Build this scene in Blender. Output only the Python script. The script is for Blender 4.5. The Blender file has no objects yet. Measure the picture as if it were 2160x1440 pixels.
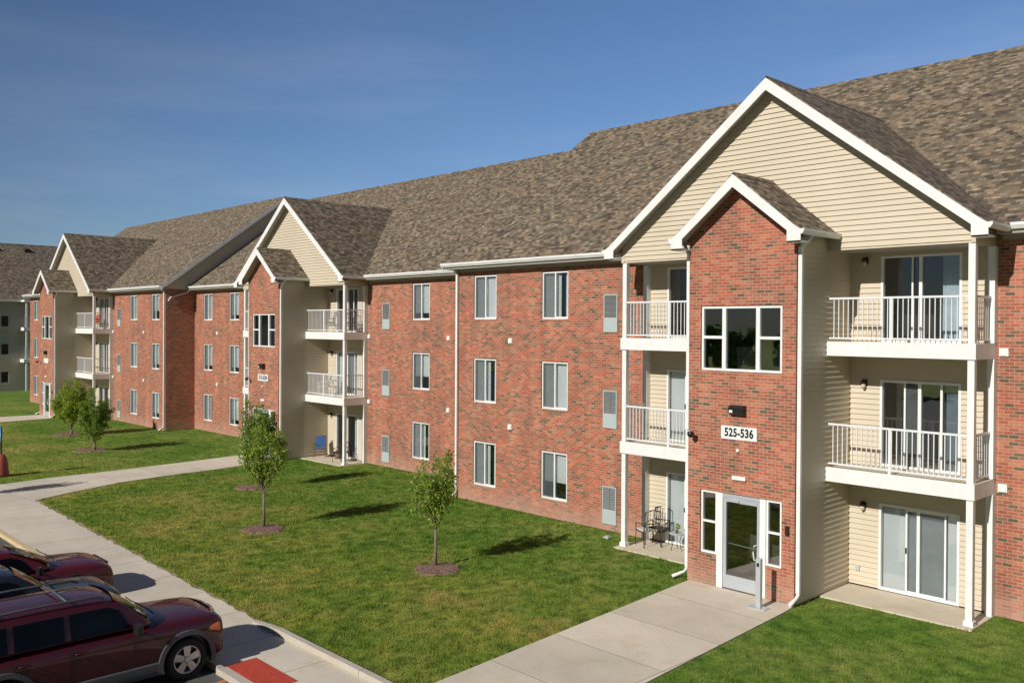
import bpy, math, random
from mathutils import Vector, Matrix
R = math.radians
random.seed(7)
scene = bpy.context.scene
col = scene.collection

# ------------------------------------------------------------------ materials
def new_mat(name):
    m = bpy.data.materials.new(name); m.use_nodes = True
    nt = m.node_tree
    return m, nt, nt.nodes, nt.links, nt.nodes['Principled BSDF']
def setin(n, k, v):
    if k in n.inputs: n.inputs[k].default_value = v
def c4(c): return (c[0], c[1], c[2], 1)
def ramp(N, stops, interp='LINEAR'):
    r = N.new('ShaderNodeValToRGB'); r.color_ramp.interpolation = interp
    e = r.color_ramp.elements
    while len(e) < len(stops): e.new(0.5)
    for i, (p, c) in enumerate(stops): e[i].position = p; e[i].color = c4(c)
    return r
def noise(N, L, vec, scale, detail=4, rough=.55):
    n = N.new('ShaderNodeTexNoise'); n.inputs['Scale'].default_value = scale
    n.inputs['Detail'].default_value = detail; n.inputs['Roughness'].default_value = rough
    if vec is not None: L.new(vec, n.inputs['Vector'])
    return n
def mixc(N, L, a, b, fac, mode='MIX'):
    m = N.new('ShaderNodeMix'); m.data_type = 'RGBA'; m.blend_type = mode
    for s, v in ((0, fac), (6, a), (7, b)):
        if hasattr(v, 'links') or hasattr(v, 'is_linked'): L.new(v, m.inputs[s])
        elif isinstance(v, (int, float)): m.inputs[s].default_value = v
        else: m.inputs[s].default_value = c4(v)
    return m.outputs[2]
def simple(name, c, rough=.6, metal=0, var=.12, vscale=3, coat=0, bump=0):
    m, nt, N, L, P = new_mat(name)
    tc = N.new('ShaderNodeTexCoord')
    n = noise(N, L, tc.outputs['Object'], vscale, 5)
    r = ramp(N, [(.3, [v*(1-var) for v in c]), (.7, [min(1, v*(1+var)) for v in c])])
    L.new(n.outputs['Fac'], r.inputs['Fac']); L.new(r.outputs['Color'], P.inputs['Base Color'])
    P.inputs['Roughness'].default_value = rough; P.inputs['Metallic'].default_value = metal
    setin(P, 'Coat Weight', coat); setin(P, 'Coat Roughness', .04)
    if bump:
        b = N.new('ShaderNodeBump'); b.inputs['Strength'].default_value = bump; b.inputs['Distance'].default_value = .01
        n2 = noise(N, L, tc.outputs['Object'], 60, 3)
        L.new(n2.outputs['Fac'], b.inputs['Height']); L.new(b.outputs['Normal'], P.inputs['Normal'])
    return m
M = {}
def brick_mat():
    m, nt, N, L, P = new_mat('red_brick')
    uv = N.new('ShaderNodeUVMap')
    bt = N.new('ShaderNodeTexBrick')
    L.new(uv.outputs['UV'], bt.inputs['Vector'])
    for k, v in (('Scale', 1), ('Mortar Size', .0062), ('Mortar Smooth', .3), ('Bias', 0), ('Brick Width', .205), ('Row Height', .074)):
        bt.inputs[k].default_value = v
    bt.inputs['Color1'].default_value = (0, 0, 0, 1); bt.inputs['Color2'].default_value = (1, 1, 1, 1); bt.inputs['Mortar'].default_value = (.5, .5, .5, 1)
    r = ramp(N, [(0, (.12, .087, .056)), (.09, (.19, .127, .078)), (.16, (.30, .118, .07)), (.38, (.47, .125, .073)), (.58, (.35, .094, .058)), (.8, (.50, .20, .12)), (1, (.43, .135, .08))])
    L.new(bt.outputs['Color'], r.inputs['Fac'])
    tc = N.new('ShaderNodeTexCoord')
    nz = noise(N, L, tc.outputs['Object'], .8, 5, .65)
    rr = ramp(N, [(.34, (.72, .78, .82)), (.52, (1, 1, 1)), (.68, (1.16, 1.1, 1.02))]); L.new(nz.outputs['Fac'], rr.inputs['Fac'])
    fine = noise(N, L, uv.outputs['UV'], 45, 3)
    rf = ramp(N, [(.3, (.8, .8, .8)), (.7, (1.15, 1.15, 1.15))]); L.new(fine.outputs['Fac'], rf.inputs['Fac'])
    c = mixc(N, L, r.outputs['Color'], rr.outputs['Color'], 1, 'MULTIPLY')
    c = mixc(N, L, c, rf.outputs['Color'], 1, 'MULTIPLY')
    c = mixc(N, L, c, (.50, .385, .28), bt.outputs['Fac'])
    # pale salt bloom on the lowest courses, and faint streaks
    sz = N.new('ShaderNodeSeparateXYZ'); L.new(tc.outputs['Object'], sz.inputs[0])
    wz = N.new('ShaderNodeMapRange'); wz.inputs['From Min'].default_value = .75; wz.inputs['From Max'].default_value = .05; L.new(sz.outputs['Z'], wz.inputs['Value'])
    nb = noise(N, L, tc.outputs['Object'], 1.8, 5, .7); mb_ = N.new('ShaderNodeMath'); mb_.operation = 'MULTIPLY'; L.new(wz.outputs[0], mb_.inputs[0]); L.new(nb.outputs['Fac'], mb_.inputs[1])
    c = mixc(N, L, c, (.50, .33, .25), mb_.outputs[0])
    mps = N.new('ShaderNodeMapping'); mps.inputs['Scale'].default_value = (2.2, 2.2, .18); L.new(tc.outputs['Object'], mps.inputs['Vector'])
    ns = noise(N, L, mps.outputs['Vector'], 1, 4, .6); rs = ramp(N, [(.35, (.88, .86, .84)), (.6, (1.04, 1.04, 1.03))]); L.new(ns.outputs['Fac'], rs.inputs['Fac'])
    c = mixc(N, L, c, rs.outputs['Color'], 1, 'MULTIPLY')
    L.new(c, P.inputs['Base Color']); P.inputs['Roughness'].default_value = .85
    inv = N.new('ShaderNodeMath'); inv.operation = 'SUBTRACT'; inv.inputs[0].default_value = 1; L.new(bt.outputs['Fac'], inv.inputs[1])
    ad = N.new('ShaderNodeMath'); ad.operation = 'MULTIPLY_ADD'; L.new(fine.outputs['Fac'], ad.inputs[0]); ad.inputs[1].default_value = .5; L.new(inv.outputs[0], ad.inputs[2])
    b = N.new('ShaderNodeBump'); b.inputs['Strength'].default_value = .6; b.inputs['Distance'].default_value = .008
    L.new(ad.outputs[0], b.inputs['Height']); L.new(b.outputs['Normal'], P.inputs['Normal'])
    return m
def shingle_mat():
    m, nt, N, L, P = new_mat('asphalt_shingles')
    uv = N.new('ShaderNodeUVMap')
    def bk(w, h, off):
        mp = N.new('ShaderNodeMapping'); mp.inputs['Location'].default_value = off
        L.new(uv.outputs['UV'], mp.inputs['Vector'])
        bt = N.new('ShaderNodeTexBrick'); L.new(mp.outputs['Vector'], bt.inputs['Vector'])
        for k, v in (('Scale', 1), ('Mortar Size', .006), ('Mortar Smooth', .3), ('Bias', 0), ('Brick Width', w), ('Row Height', h)):
            bt.inputs[k].default_value = v
        bt.offset = .37
        bt.inputs['Color1'].default_value = (0, 0, 0, 1); bt.inputs['Color2'].default_value = (1, 1, 1, 1); bt.inputs['Mortar'].default_value = (.3, .3, .3, 1)
        return bt
    b1 = bk(.18, .115, (0, 0, 0)); b2 = bk(.13, .115, (.11, 0, 0))
    r1 = ramp(N, [(0, (.075, .06, .044)), (.22, (.115, .092, .065)), (.42, (.17, .135, .094)), (.62, (.21, .163, .112)), (.8, (.25, .178, .118)), (1, (.29, .245, .185))])
    L.new(b1.outputs['Color'], r1.inputs['Fac'])
    r2 = ramp(N, [(0, (.62, .62, .62)), (.5, (1, 1, 1)), (1, (1.3, 1.25, 1.15))]); L.new(b2.outputs['Color'], r2.inputs['Fac'])
    c = mixc(N, L, r1.outputs['Color'], r2.outputs['Color'], 1, 'MULTIPLY')
    n1 = noise(N, L, uv.outputs['UV'], 1.7, 4); rn = ramp(N, [(.3, (.8, .8, .8)), (.7, (1.17, 1.17, 1.17))]); L.new(n1.outputs['Fac'], rn.inputs['Fac'])
    c = mixc(N, L, c, rn.outputs['Color'], 1, 'MULTIPLY')
    n2 = noise(N, L, uv.outputs['UV'], 90, 3, .7); rn2 = ramp(N, [(.3, (.7, .7, .7)), (.7, (1.25, 1.25, 1.25))]); L.new(n2.outputs['Fac'], rn2.inputs['Fac'])
    c = mixc(N, L, c, rn2.outputs['Color'], 1, 'MULTIPLY')
    # shadow gap below each course is real relief
    L.new(c, P.inputs['Base Color']); P.inputs['Roughness'].default_value = .92
    sx = N.new('ShaderNodeSeparateXYZ'); L.new(uv.outputs['UV'], sx.inputs[0])
    dv = N.new('ShaderNodeMath'); dv.operation = 'DIVIDE'; L.new(sx.outputs['Y'], dv.inputs[0]); dv.inputs[1].default_value = .115
    fr = N.new('ShaderNodeMath'); fr.operation = 'FRACT'; L.new(dv.outputs[0], fr.inputs[0])
    iv = N.new('ShaderNodeMath'); iv.operation = 'SUBTRACT'; iv.inputs[0].default_value = 1; L.new(fr.outputs[0], iv.inputs[1])
    ad = N.new('ShaderNodeMath'); ad.operation = 'MULTIPLY_ADD'; L.new(b2.outputs['Color'], ad.inputs[0]); ad.inputs[1].default_value = .7; L.new(iv.outputs[0], ad.inputs[2])
    b = N.new('ShaderNodeBump'); b.inputs['Strength'].default_value = .8; b.inputs['Distance'].default_value = .014
    L.new(ad.outputs[0], b.inputs['Height']); L.new(b.outputs['Normal'], P.inputs['Normal'])
    return m
def concrete_mat(name, base, joint_x=0, joint_y=0, jo=(0, 0)):
    m, nt, N, L, P = new_mat(name)
    uv = N.new('ShaderNodeUVMap')
    n1 = noise(N, L, uv.outputs['UV'], .5, 6, .6); r1 = ramp(N, [(.3, [v*.86 for v in base]), (.7, [v*1.08 for v in base])]); L.new(n1.outputs['Fac'], r1.inputs['Fac'])
    n2 = noise(N, L, uv.outputs['UV'], 25, 4, .7); r2 = ramp(N, [(.3, (.88, .88, .88)), (.7, (1.08, 1.08, 1.08))]); L.new(n2.outputs['Fac'], r2.inputs['Fac'])
    c = mixc(N, L, r1.outputs['Color'], r2.outputs['Color'], 1, 'MULTIPLY')
    n3 = noise(N, L, uv.outputs['UV'], 1.3, 5, .7); r3 = ramp(N, [(.5, (1, 1, 1)), (.62, (.94, .92, .88)), (.74, (.82, .80, .75))]); L.new(n3.outputs['Fac'], r3.inputs['Fac'])
    c = mixc(N, L, c, r3.outputs['Color'], 1, 'MULTIPLY')
    if joint_x or joint_y:
        bt = N.new('ShaderNodeTexBrick'); mp = N.new('ShaderNodeMapping'); mp.inputs['Location'].default_value = (jo[0], jo[1], 0)
        L.new(uv.outputs['UV'], mp.inputs['Vector']); L.new(mp.outputs['Vector'], bt.inputs['Vector'])
        bt.offset = 0
        for k, v in (('Scale', 1), ('Mortar Size', .008), ('Mortar Smooth', .2), ('Brick Width', joint_x or 500), ('Row Height', joint_y or 500)):
            bt.inputs[k].default_value = v
        c = mixc(N, L, c, [v*.42 for v in base], bt.outputs['Fac'])
        bt.inputs['Mortar Size'].default_value = .011
        # panel to panel tone
        bt.inputs['Color1'].default_value = (.9, .9, .9, 1); bt.inputs['Color2'].default_value = (1.05, 1.05, 1.05, 1); bt.inputs['Mortar'].default_value = (1, 1, 1, 1)
        c = mixc(N, L, c, bt.outputs['Color'], 1, 'MULTIPLY')
    L.new(c, P.inputs['Base Color']); P.inputs['Roughness'].default_value = .9
    b = N.new('ShaderNodeBump'); b.inputs['Strength'].default_value = .25; b.inputs['Distance'].default_value = .01
    L.new(n2.outputs['Fac'], b.inputs['Height']); L.new(b.outputs['Normal'], P.inputs['Normal'])
    return m
def lawn_color(N, L, vec):
    n1 = noise(N, L, vec, .33, 6, .68)
    r1 = ramp(N, [(.32, (.145, .26, .032)), (.44, (.215, .32, .044)), (.55, (.30, .36, .064)), (.66, (.41, .38, .10))])
    L.new(n1.outputs['Fac'], r1.inputs['Fac'])
    n2 = noise(N, L, vec, 2.6, 5, .7)
    r2 = ramp(N, [(.34, (.50, .60, .55)), (.5, (1, 1, 1)), (.66, (1.45, 1.28, 1.35))]); L.new(n2.outputs['Fac'], r2.inputs['Fac'])
    c = mixc(N, L, r1.outputs['Color'], r2.outputs['Color'], 1, 'MULTIPLY')
    # lush near the walls and right of the path, drier in the open lawn
    sp = N.new('ShaderNodeSeparateXYZ'); L.new(vec, sp.inputs[0])
    my = N.new('ShaderNodeMapRange'); my.interpolation_type = 'SMOOTHSTEP'; my.inputs['From Min'].default_value = -2.5; my.inputs['From Max'].default_value = -9; L.new(sp.outputs['Y'], my.inputs['Value'])
    mx_ = N.new('ShaderNodeMapRange'); mx_.interpolation_type = 'SMOOTHSTEP'; mx_.inputs['From Min'].default_value = 9.5; mx_.inputs['From Max'].default_value = 8.5; L.new(sp.outputs['X'], mx_.inputs['Value'])
    mm = N.new('ShaderNodeMath'); mm.operation = 'MULTIPLY'; L.new(my.outputs[0], mm.inputs[0]); L.new(mx_.outputs[0], mm.inputs[1])
    nd = noise(N, L, vec, .45, 5, .6); ad = N.new('ShaderNodeMath'); ad.operation = 'MULTIPLY_ADD'; ad.use_clamp = True; L.new(nd.outputs['Fac'], ad.inputs[0]); ad.inputs[1].default_value = 1.1; ad.inputs[2].default_value = -.1
    m2_ = N.new('ShaderNodeMath'); m2_.operation = 'MULTIPLY'; L.new(mm.outputs[0], m2_.inputs[0]); L.new(ad.outputs[0], m2_.inputs[1])
    t = mixc(N, L, (.62, .74, .80), (1.30, 1.03, 1.25), m2_.outputs[0])
    nb_ = noise(N, L, vec, .8, 4, .7); rb = ramp(N, [(.60, (0, 0, 0)), (.70, (1, 1, 1))]); L.new(nb_.outputs['Fac'], rb.inputs['Fac'])
    m4 = N.new('ShaderNodeMath'); m4.operation = 'MULTIPLY'; L.new(rb.outputs['Color'], m4.inputs[0]); L.new(mm.outputs[0], m4.inputs[1])
    m5 = N.new('ShaderNodeMath'); m5.operation = 'MULTIPLY'; L.new(m4.outputs[0], m5.inputs[0]); m5.inputs[1].default_value = .4
    c = mixc(N, L, c, (.33, .25, .11), m5.outputs[0])
    return mixc(N, L, c, t, 1, 'MULTIPLY')
def lawn_mat():
    m, nt, N, L, P = new_mat('lawn_grass')
    g = N.new('ShaderNodeNewGeometry')
    c = lawn_color(N, L, g.outputs['Position'])
    n3 = noise(N, L, g.outputs['Position'], 16, 4, .75); r3 = ramp(N, [(.3, (.5, .55, .45)), (.7, (1.35, 1.3, 1.3))]); L.new(n3.outputs['Fac'], r3.inputs['Fac'])
    c = mixc(N, L, c, r3.outputs['Color'], 1, 'MULTIPLY')
    L.new(c, P.inputs['Base Color']); P.inputs['Roughness'].default_value = .95; setin(P, 'Specular IOR Level', .15)
    b = N.new('ShaderNodeBump'); b.inputs['Strength'].default_value = .8; b.inputs['Distance'].default_value = .05
    L.new(n3.outputs['Fac'], b.inputs['Height']); L.new(b.outputs['Normal'], P.inputs['Normal'])
    return m
def blade_mat():
    m, nt, N, L, P = new_mat('grass_blade')
    g = N.new('ShaderNodeNewGeometry')
    c = lawn_color(N, L, g.outputs['Position'])
    n3 = noise(N, L, g.outputs['Position'], 30, 2, .75); r3 = ramp(N, [(.3, (.8, .85, .7)), (.7, (1.5, 1.4, 1.5))]); L.new(n3.outputs['Fac'], r3.inputs['Fac'])
    c = mixc(N, L, c, r3.outputs['Color'], 1, 'MULTIPLY')
    L.new(c, P.inputs['Base Color']); P.inputs['Roughness'].default_value = .7; setin(P, 'Specular IOR Level', .2)
    t = N.new('ShaderNodeBsdfTranslucent'); L.new(c, t.inputs['Color'])
    mx = N.new('ShaderNodeMixShader'); mx.inputs[0].default_value = .3
    L.new(P.outputs[0], mx.inputs[1]); L.new(t.outputs[0], mx.inputs[2]); L.new(mx.outputs[0], N['Material Output'].inputs['Surface'])
    return m
def leaf_mat(name, a, b_):
    m, nt, N, L, P = new_mat(name)
    g = N.new('ShaderNodeNewGeometry')
    r = ramp(N, [(0, a), (1, b_)])
    L.new(g.outputs['Random Per Island'], r.inputs['Fac'])
    n3 = noise(N, L, g.outputs['Position'], 4, 2); r3 = ramp(N, [(.35, (.75, .8, .7)), (.65, (1.2, 1.15, 1.2))]); L.new(n3.outputs['Fac'], r3.inputs['Fac'])
    c = mixc(N, L, r.outputs['Color'], r3.outputs['Color'], 1, 'MULTIPLY')
    L.new(c, P.inputs['Base Color']); P.inputs['Roughness'].default_value = .5; setin(P, 'Specular IOR Level', .3)
    t = N.new('ShaderNodeBsdfTranslucent'); L.new(c, t.inputs['Color'])
    mx = N.new('ShaderNodeMixShader'); mx.inputs[0].default_value = .45
    L.new(P.outputs[0], mx.inputs[1]); L.new(t.outputs[0], mx.inputs[2]); L.new(mx.outputs[0], N['Material Output'].inputs['Surface'])
    return m
def glass_mat(name, tint, refl=.1):
    m, nt, N, L, P = new_mat(name)
    tr = N.new('ShaderNodeBsdfTransparent'); tr.inputs['Color'].default_value = c4(tint)
    gl = N.new('ShaderNodeBsdfGlossy'); gl.inputs['Roughness'].default_value = .015; gl.inputs['Color'].default_value = (.95, .97, 1, 1)
    f = N.new('ShaderNodeFresnel'); f.inputs['IOR'].default_value = 1.5
    ad = N.new('ShaderNodeMath'); ad.operation = 'ADD'; ad.use_clamp = True; L.new(f.outputs[0], ad.inputs[0]); ad.inputs[1].default_value = refl
    tc = N.new('ShaderNodeTexCoord'); nz = noise(N, L, tc.outputs['Object'], 1.3, 2)
    b = N.new('ShaderNodeBump'); b.inputs['Strength'].default_value = .05; b.inputs['Distance'].default_value = .05
    L.new(nz.outputs['Fac'], b.inputs['Height']); L.new(b.outputs['Normal'], gl.inputs['Normal'])
    mx = N.new('ShaderNodeMixShader'); L.new(ad.outputs[0], mx.inputs[0]); L.new(tr.outputs[0], mx.inputs[1]); L.new(gl.outputs[0], mx.inputs[2])
    L.new(mx.outputs[0], N['Material Output'].inputs['Surface'])
    return m
def screen_mat():
    m, nt, N, L, P = new_mat('insect_screen')
    P.inputs['Base Color'].default_value = (.11, .13, .14, 1); P.inputs['Roughness'].default_value = .7
    tr = N.new('ShaderNodeBsdfTransparent'); mx = N.new('ShaderNodeMixShader')
    tc = N.new('ShaderNodeTexCoord'); nz = noise(N, L, tc.outputs['Object'], 2, 2)
    r = ramp(N, [(.3, (.42, .42, .42)), (.7, (.55, .55, .55))]); L.new(nz.outputs['Fac'], r.inputs['Fac'])
    L.new(r.outputs['Color'], mx.inputs[0]); L.new(tr.outputs[0], mx.inputs[1]); L.new(P.outputs[0], mx.inputs[2])
    L.new(mx.outputs[0], N['Material Output'].inputs['Surface'])
    return m
def mulch_mat():
    m, nt, N, L, P = new_mat('bark_mulch')
    tc = N.new('ShaderNodeTexCoord')
    n = noise(N, L, tc.outputs['Object'], 22, 5, .8); r = ramp(N, [(.3, (.12, .07, .05)), (.5, (.26, .16, .115)), (.7, (.44, .31, .235))]); L.new(n.outputs['Fac'], r.inputs['Fac'])
    L.new(r.outputs['Color'], P.inputs['Base Color']); P.inputs['Roughness'].default_value = .95
    b = N.new('ShaderNodeBump'); b.inputs['Strength'].default_value = 1; b.inputs['Distance'].default_value = .04
    L.new(n.outputs['Fac'], b.inputs['Height']); L.new(b.outputs['Normal'], P.inputs['Normal'])
    return m
def grille_mat():
    m, nt, N, L, P = new_mat('grille_louvre')
    uv = N.new('ShaderNodeUVMap'); w = N.new('ShaderNodeTexWave'); w.bands_direction = 'Y'; w.inputs['Scale'].default_value = 6.5
    L.new(uv.outputs['UV'], w.inputs['Vector'])
    P.inputs['Base Color'].default_value = (.27, .30, .30, 1); P.inputs['Roughness'].default_value = .6
    b = N.new('ShaderNodeBump'); b.inputs['Strength'].default_value = .9; b.inputs['Distance'].default_value = .02
    L.new(w.outputs['Fac'], b.inputs['Height']); L.new(b.outputs['Normal'], P.inputs['Normal'])
    return m
M['brick'] = brick_mat(); M['shingle'] = shingle_mat()
M['siding'] = simple('vinyl_siding', (.60, .525, .40), .55, var=.05, vscale=.8)
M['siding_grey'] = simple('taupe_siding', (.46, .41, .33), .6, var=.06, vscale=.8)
M['white'] = simple('white_trim', (.80, .81, .80), .45, var=.07, vscale=2.5)
M['white_board'] = simple('white_fascia_board', (.80, .80, .79), .6, var=.06, vscale=5, bump=.15)
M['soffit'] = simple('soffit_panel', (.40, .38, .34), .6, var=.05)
M['rail'] = simple('white_aluminium', (.76, .78, .80), .35, var=.03)
M['alu'] = simple('brushed_aluminium', (.55, .6, .64), .35, metal=.35, var=.05)
M['glass'] = glass_mat('window_glass', (.88, .91, .92), .14)
M['glass_dark'] = glass_mat('tinted_glass', (.5, .55, .56), .22)
M['screen'] = screen_mat()
M['blind'] = simple('vertical_blind', (.62, .65, .65), .7, var=.06, vscale=2)
M['blind'].node_tree
M['curtain'] = simple('pale_curtain', (.50, .60, .66), .8, var=.15, vscale=5)
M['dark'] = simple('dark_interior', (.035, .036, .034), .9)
M['lobby'] = simple('lobby_wall', (.30, .25, .19), .8)
M['lobby_floor'] = simple('lobby_floor', (.42, .33, .22), .6)
M['black'] = simple('black_metal', (.015, .015, .016), .35)
M['bronze'] = simple('bronze_fixture', (.05, .035, .025), .4, metal=.5)
M['lampglass'] = simple('lamp_glass', (.55, .48, .38), .2)
M['concrete'] = concrete_mat('path_concrete', (.70, .63, .51), 3.2, 1.9, (.9, .4))
M['sidewalk'] = concrete_mat('sidewalk_concrete', (.66, .595, .485), 1.85, 40, (.3, 17))
M['patio'] = concrete_mat('patio_concrete', (.66, .58, .455))
M['kerb'] = concrete_mat('kerb_concrete', (.56, .51, .43), 3.0, 0)
M['asphalt'] = simple('parking_asphalt', (.10, .098, .092), .9, var=.25, vscale=12, bump=.6)
M['lawn'] = lawn_mat(); M['blade'] = blade_mat(); M['mulch'] = mulch_mat()
M['grille'] = grille_mat()
M['grille_frame'] = simple('grille_panel', (.43, .50, .50), .5, var=.04)
M['vent'] = simple('vent_hood', (.82, .8, .74), .5)
M['bark'] = simple('tree_bark', (.20, .155, .12), .9, var=.3, vscale=20, bump=.6)
M['leaf'] = leaf_mat('pear_leaf', (.15, .28, .02), (.44, .54, .09))
M['leaf_light'] = leaf_mat('light_pear_leaf', (.18, .32, .02), (.48, .58, .08))
M['leaf_dark'] = leaf_mat('dark_pear_leaf', (.09, .19, .016), (.30, .42, .055))
M['orange'] = simple('orange_paint', (.62, .20, .05), .8, var=.2, vscale=15)
M['cream'] = simple('faded_yellow_paint', (.60, .47, .27), .85, var=.15, vscale=8)
M['redpad'] = simple('red_tactile_paving', (.50, .065, .035), .8, var=.15, vscale=10, bump=.4)

# ------------------------------------------------------------------ mesh helper
class MB:
    def __init__(s): s.v = []; s.f = []; s.sm = []
    def poly(s, pts, smooth=False):
        i = len(s.v); s.v += [tuple(p) for p in pts]; s.f.append(tuple(range(i, i+len(pts)))); s.sm.append(smooth); return s
    def box(s, x0, x1, y0, y1, z0, z1):
        i = len(s.v)
        s.v += [(x, y, z) for z in (z0, z1) for y in (y0, y1) for x in (x0, x1)]
        for f in ((0, 2, 3, 1), (4, 5, 7, 6), (0, 1, 5, 4), (2, 6, 7, 3), (0, 4, 6, 2), (1, 3, 7, 5)):
            s.f.append(tuple(i+k for k in f)); s.sm.append(False)
        return s
    def prism(s, pts, d):
        """closed polygon pts extruded by vector d"""
        n = len(pts); i = len(s.v); d = Vector(d)
        s.v += [tuple(p) for p in pts] + [tuple(Vector(p)+d) for p in pts]
        s.f.append(tuple(i+k for k in range(n))[::-1]); s.f.append(tuple(i+n+k for k in range(n))); s.sm += [False, False]
        for k in range(n):
            s.f.append((i+k, i+(k+1) % n, i+n+(k+1) % n, i+n+k)); s.sm.append(False)
        return s
    def tube(s, pts, r, n=8, caps=True):
        pts = [Vector(p) for p in pts]; rs = r if isinstance(r, (list, tuple)) else [r]*len(pts)
        i0 = len(s.v)
        for k, p in enumerate(pts):
            a = pts[max(0, k-1)]; b = pts[min(len(pts)-1, k+1)]; d = (b-a).normalized()
            ref = Vector((0, 0, 1)) if abs(d.z) < .9 else Vector((1, 0, 0))
            u = d.cross(ref).normalized(); w = d.cross(u)
            for j in range(n):
                t = 2*math.pi*j/n; s.v.append(tuple(p + (u*math.cos(t)+w*math.sin(t))*rs[k]))
        for k in range(len(pts)-1):
            for j in range(n):
                s.f.append((i0+k*n+j, i0+k*n+(j+1) % n, i0+(k+1)*n+(j+1) % n, i0+(k+1)*n+j)); s.sm.append(True)
        if caps:
            s.f.append(tuple(i0+j for j in range(n))[::-1]); s.f.append(tuple(i0+(len(pts)-1)*n+j for j in range(n))); s.sm += [False, False]
        return s
    def lathe(s, c, axis, prof, n=20, caps=True):
        """prof: list of (radius, offset along axis)"""
        c = Vector(c); ax = Vector(axis).normalized(); ref = Vector((0, 0, 1)) if abs(ax.z) < .9 else Vector((1, 0, 0))
        u = ax.cross(ref).normalized(); w = ax.cross(u); i0 = len(s.v)
        for r, o in prof:
            for j in range(n):
                t = 2*math.pi*j/n; s.v.append(tuple(c + ax*o + (u*math.cos(t)+w*math.sin(t))*r))
        for k in range(len(prof)-1):
            for j in range(n):
                s.f.append((i0+k*n+j, i0+k*n+(j+1) % n, i0+(k+1)*n+(j+1) % n, i0+(k+1)*n+j)); s.sm.append(True)
        if caps: s.f.append(tuple(i0+j for j in range(n))[::-1]); s.f.append(tuple(i0+(len(prof)-1)*n+j for j in range(n))); s.sm += [False, False]
        return s
    def build(s, name, mat, parent=None, loc=(0, 0, 0), bevel=0, fix=True):
        me = bpy.data.meshes.new(name); me.from_pydata(s.v, [], s.f); me.update()
        if fix and len(s.f) < 60000:
            import bmesh
            bm = bmesh.new(); bm.from_mesh(me); bmesh.ops.recalc_face_normals(bm, faces=bm.faces) if fix == 'recalc' else None
            bm.to_mesh(me); bm.free()
        me.polygons.foreach_set('use_smooth', s.sm)
        uvl = me.uv_layers.new(name='UVMap').data
        for p in me.polygons:
            n = p.normal
            if abs(n.z) > .97: u = Vector((1, 0, 0)); v = Vector((0, 1, 0))
            else:
                u = Vector((0, 0, 1)).cross(n).normalized(); 
                if abs(u.x) >= abs(u.y) and u.x < 0 or abs(u.y) > abs(u.x) and u.y < 0: u = -u
                v = n.cross(u)
                if v.z < 0: v = -v
            for li in p.loop_indices:
                co = me.vertices[me.loops[li].vertex_index].co
                uvl[li].uv = (co.dot(u)+300, co.dot(v)+300)
        me.materials.append(mat)
        o = bpy.data.objects.new(name, me); col.objects.link(o); o.location = loc
        if parent: o.parent = parent
        if bevel:
            b = o.modifiers.new('bevel', 'BEVEL'); b.width = bevel; b.segments = 2; b.limit_method = 'ANGLE'
        return o
def thing(name, label, cat, loc=(0, 0, 0), rz=0, group=None):
    o = bpy.data.objects.new(name, None); col.objects.link(o); o.location = loc; o.rotation_euler = (0, 0, rz)
    o.empty_display_size = .3; o['label'] = label; o['category'] = cat
    if group: o['group'] = group
    return o
def struct(o): o['kind'] = 'structure'; return o
def copy_tree(o, parent=None, loc=None):
    c = o.copy(); col.objects.link(c)
    if parent: c.parent = parent
    if loc is not None: c.location = loc
    for ch in list(o.children): copy_tree(ch, c)
    return c

# ------------------------------------------------------------------ wall with openings in plane y = const (outward -y)
def grid_wall(mb, x0, x1, z0, z1, y, openings, depth=.1, flip=False, axis='y', sgn=-1):
    xs = sorted({x0, x1, *[v for o in openings for v in o[:2]]}); zs = sorted({z0, z1, *[v for o in openings for v in o[2:]]})
    xs = [v for v in xs if x0 <= v <= x1]; zs = [v for v in zs if z0 <= v <= z1]
    def isopen(x, z): return any(o[0] < x < o[1] and o[2] < z < o[3] for o in openings)
    def P(x, d, z): return (x, y-sgn*d, z) if axis == 'y' else (y-sgn*d, x, z)
    def quad(pts):
        a, b, c = (Vector(pts[i]) for i in range(3)); mb.poly(pts)
    G = [[isopen((xs[i]+xs[i+1])/2, (zs[k]+zs[k+1])/2) for k in range(len(zs)-1)] for i in range(len(xs)-1)]
    rev = (axis == 'y') != (sgn > 0)
    def q(*pts): mb.poly(pts if rev else pts[::-1])
    for i in range(len(xs)-1):
        for k in range(len(zs)-1):
            a, b, c, d = xs[i], xs[i+1], zs[k], zs[k+1]
            if not G[i][k]: q(P(a, 0, c), P(b, 0, c), P(b, 0, d), P(a, 0, d))
            else:
                if i == 0 or not G[i-1][k]: q(P(a, 0, c), P(a, 0, d), P(a, depth, d), P(a, depth, c))
                if i == len(xs)-2 or not G[i+1][k]: q(P(b, 0, c), P(b, depth, c), P(b, depth, d), P(b, 0, d))
                if k == 0 or not G[i][k-1]: q(P(a, 0, c), P(a, depth, c), P(b, depth, c), P(b, 0, c))
                if k == len(zs)-2 or not G[i][k+1]: q(P(a, 0, d), P(b, 0, d), P(b, depth, d), P(a, depth, d))
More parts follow.
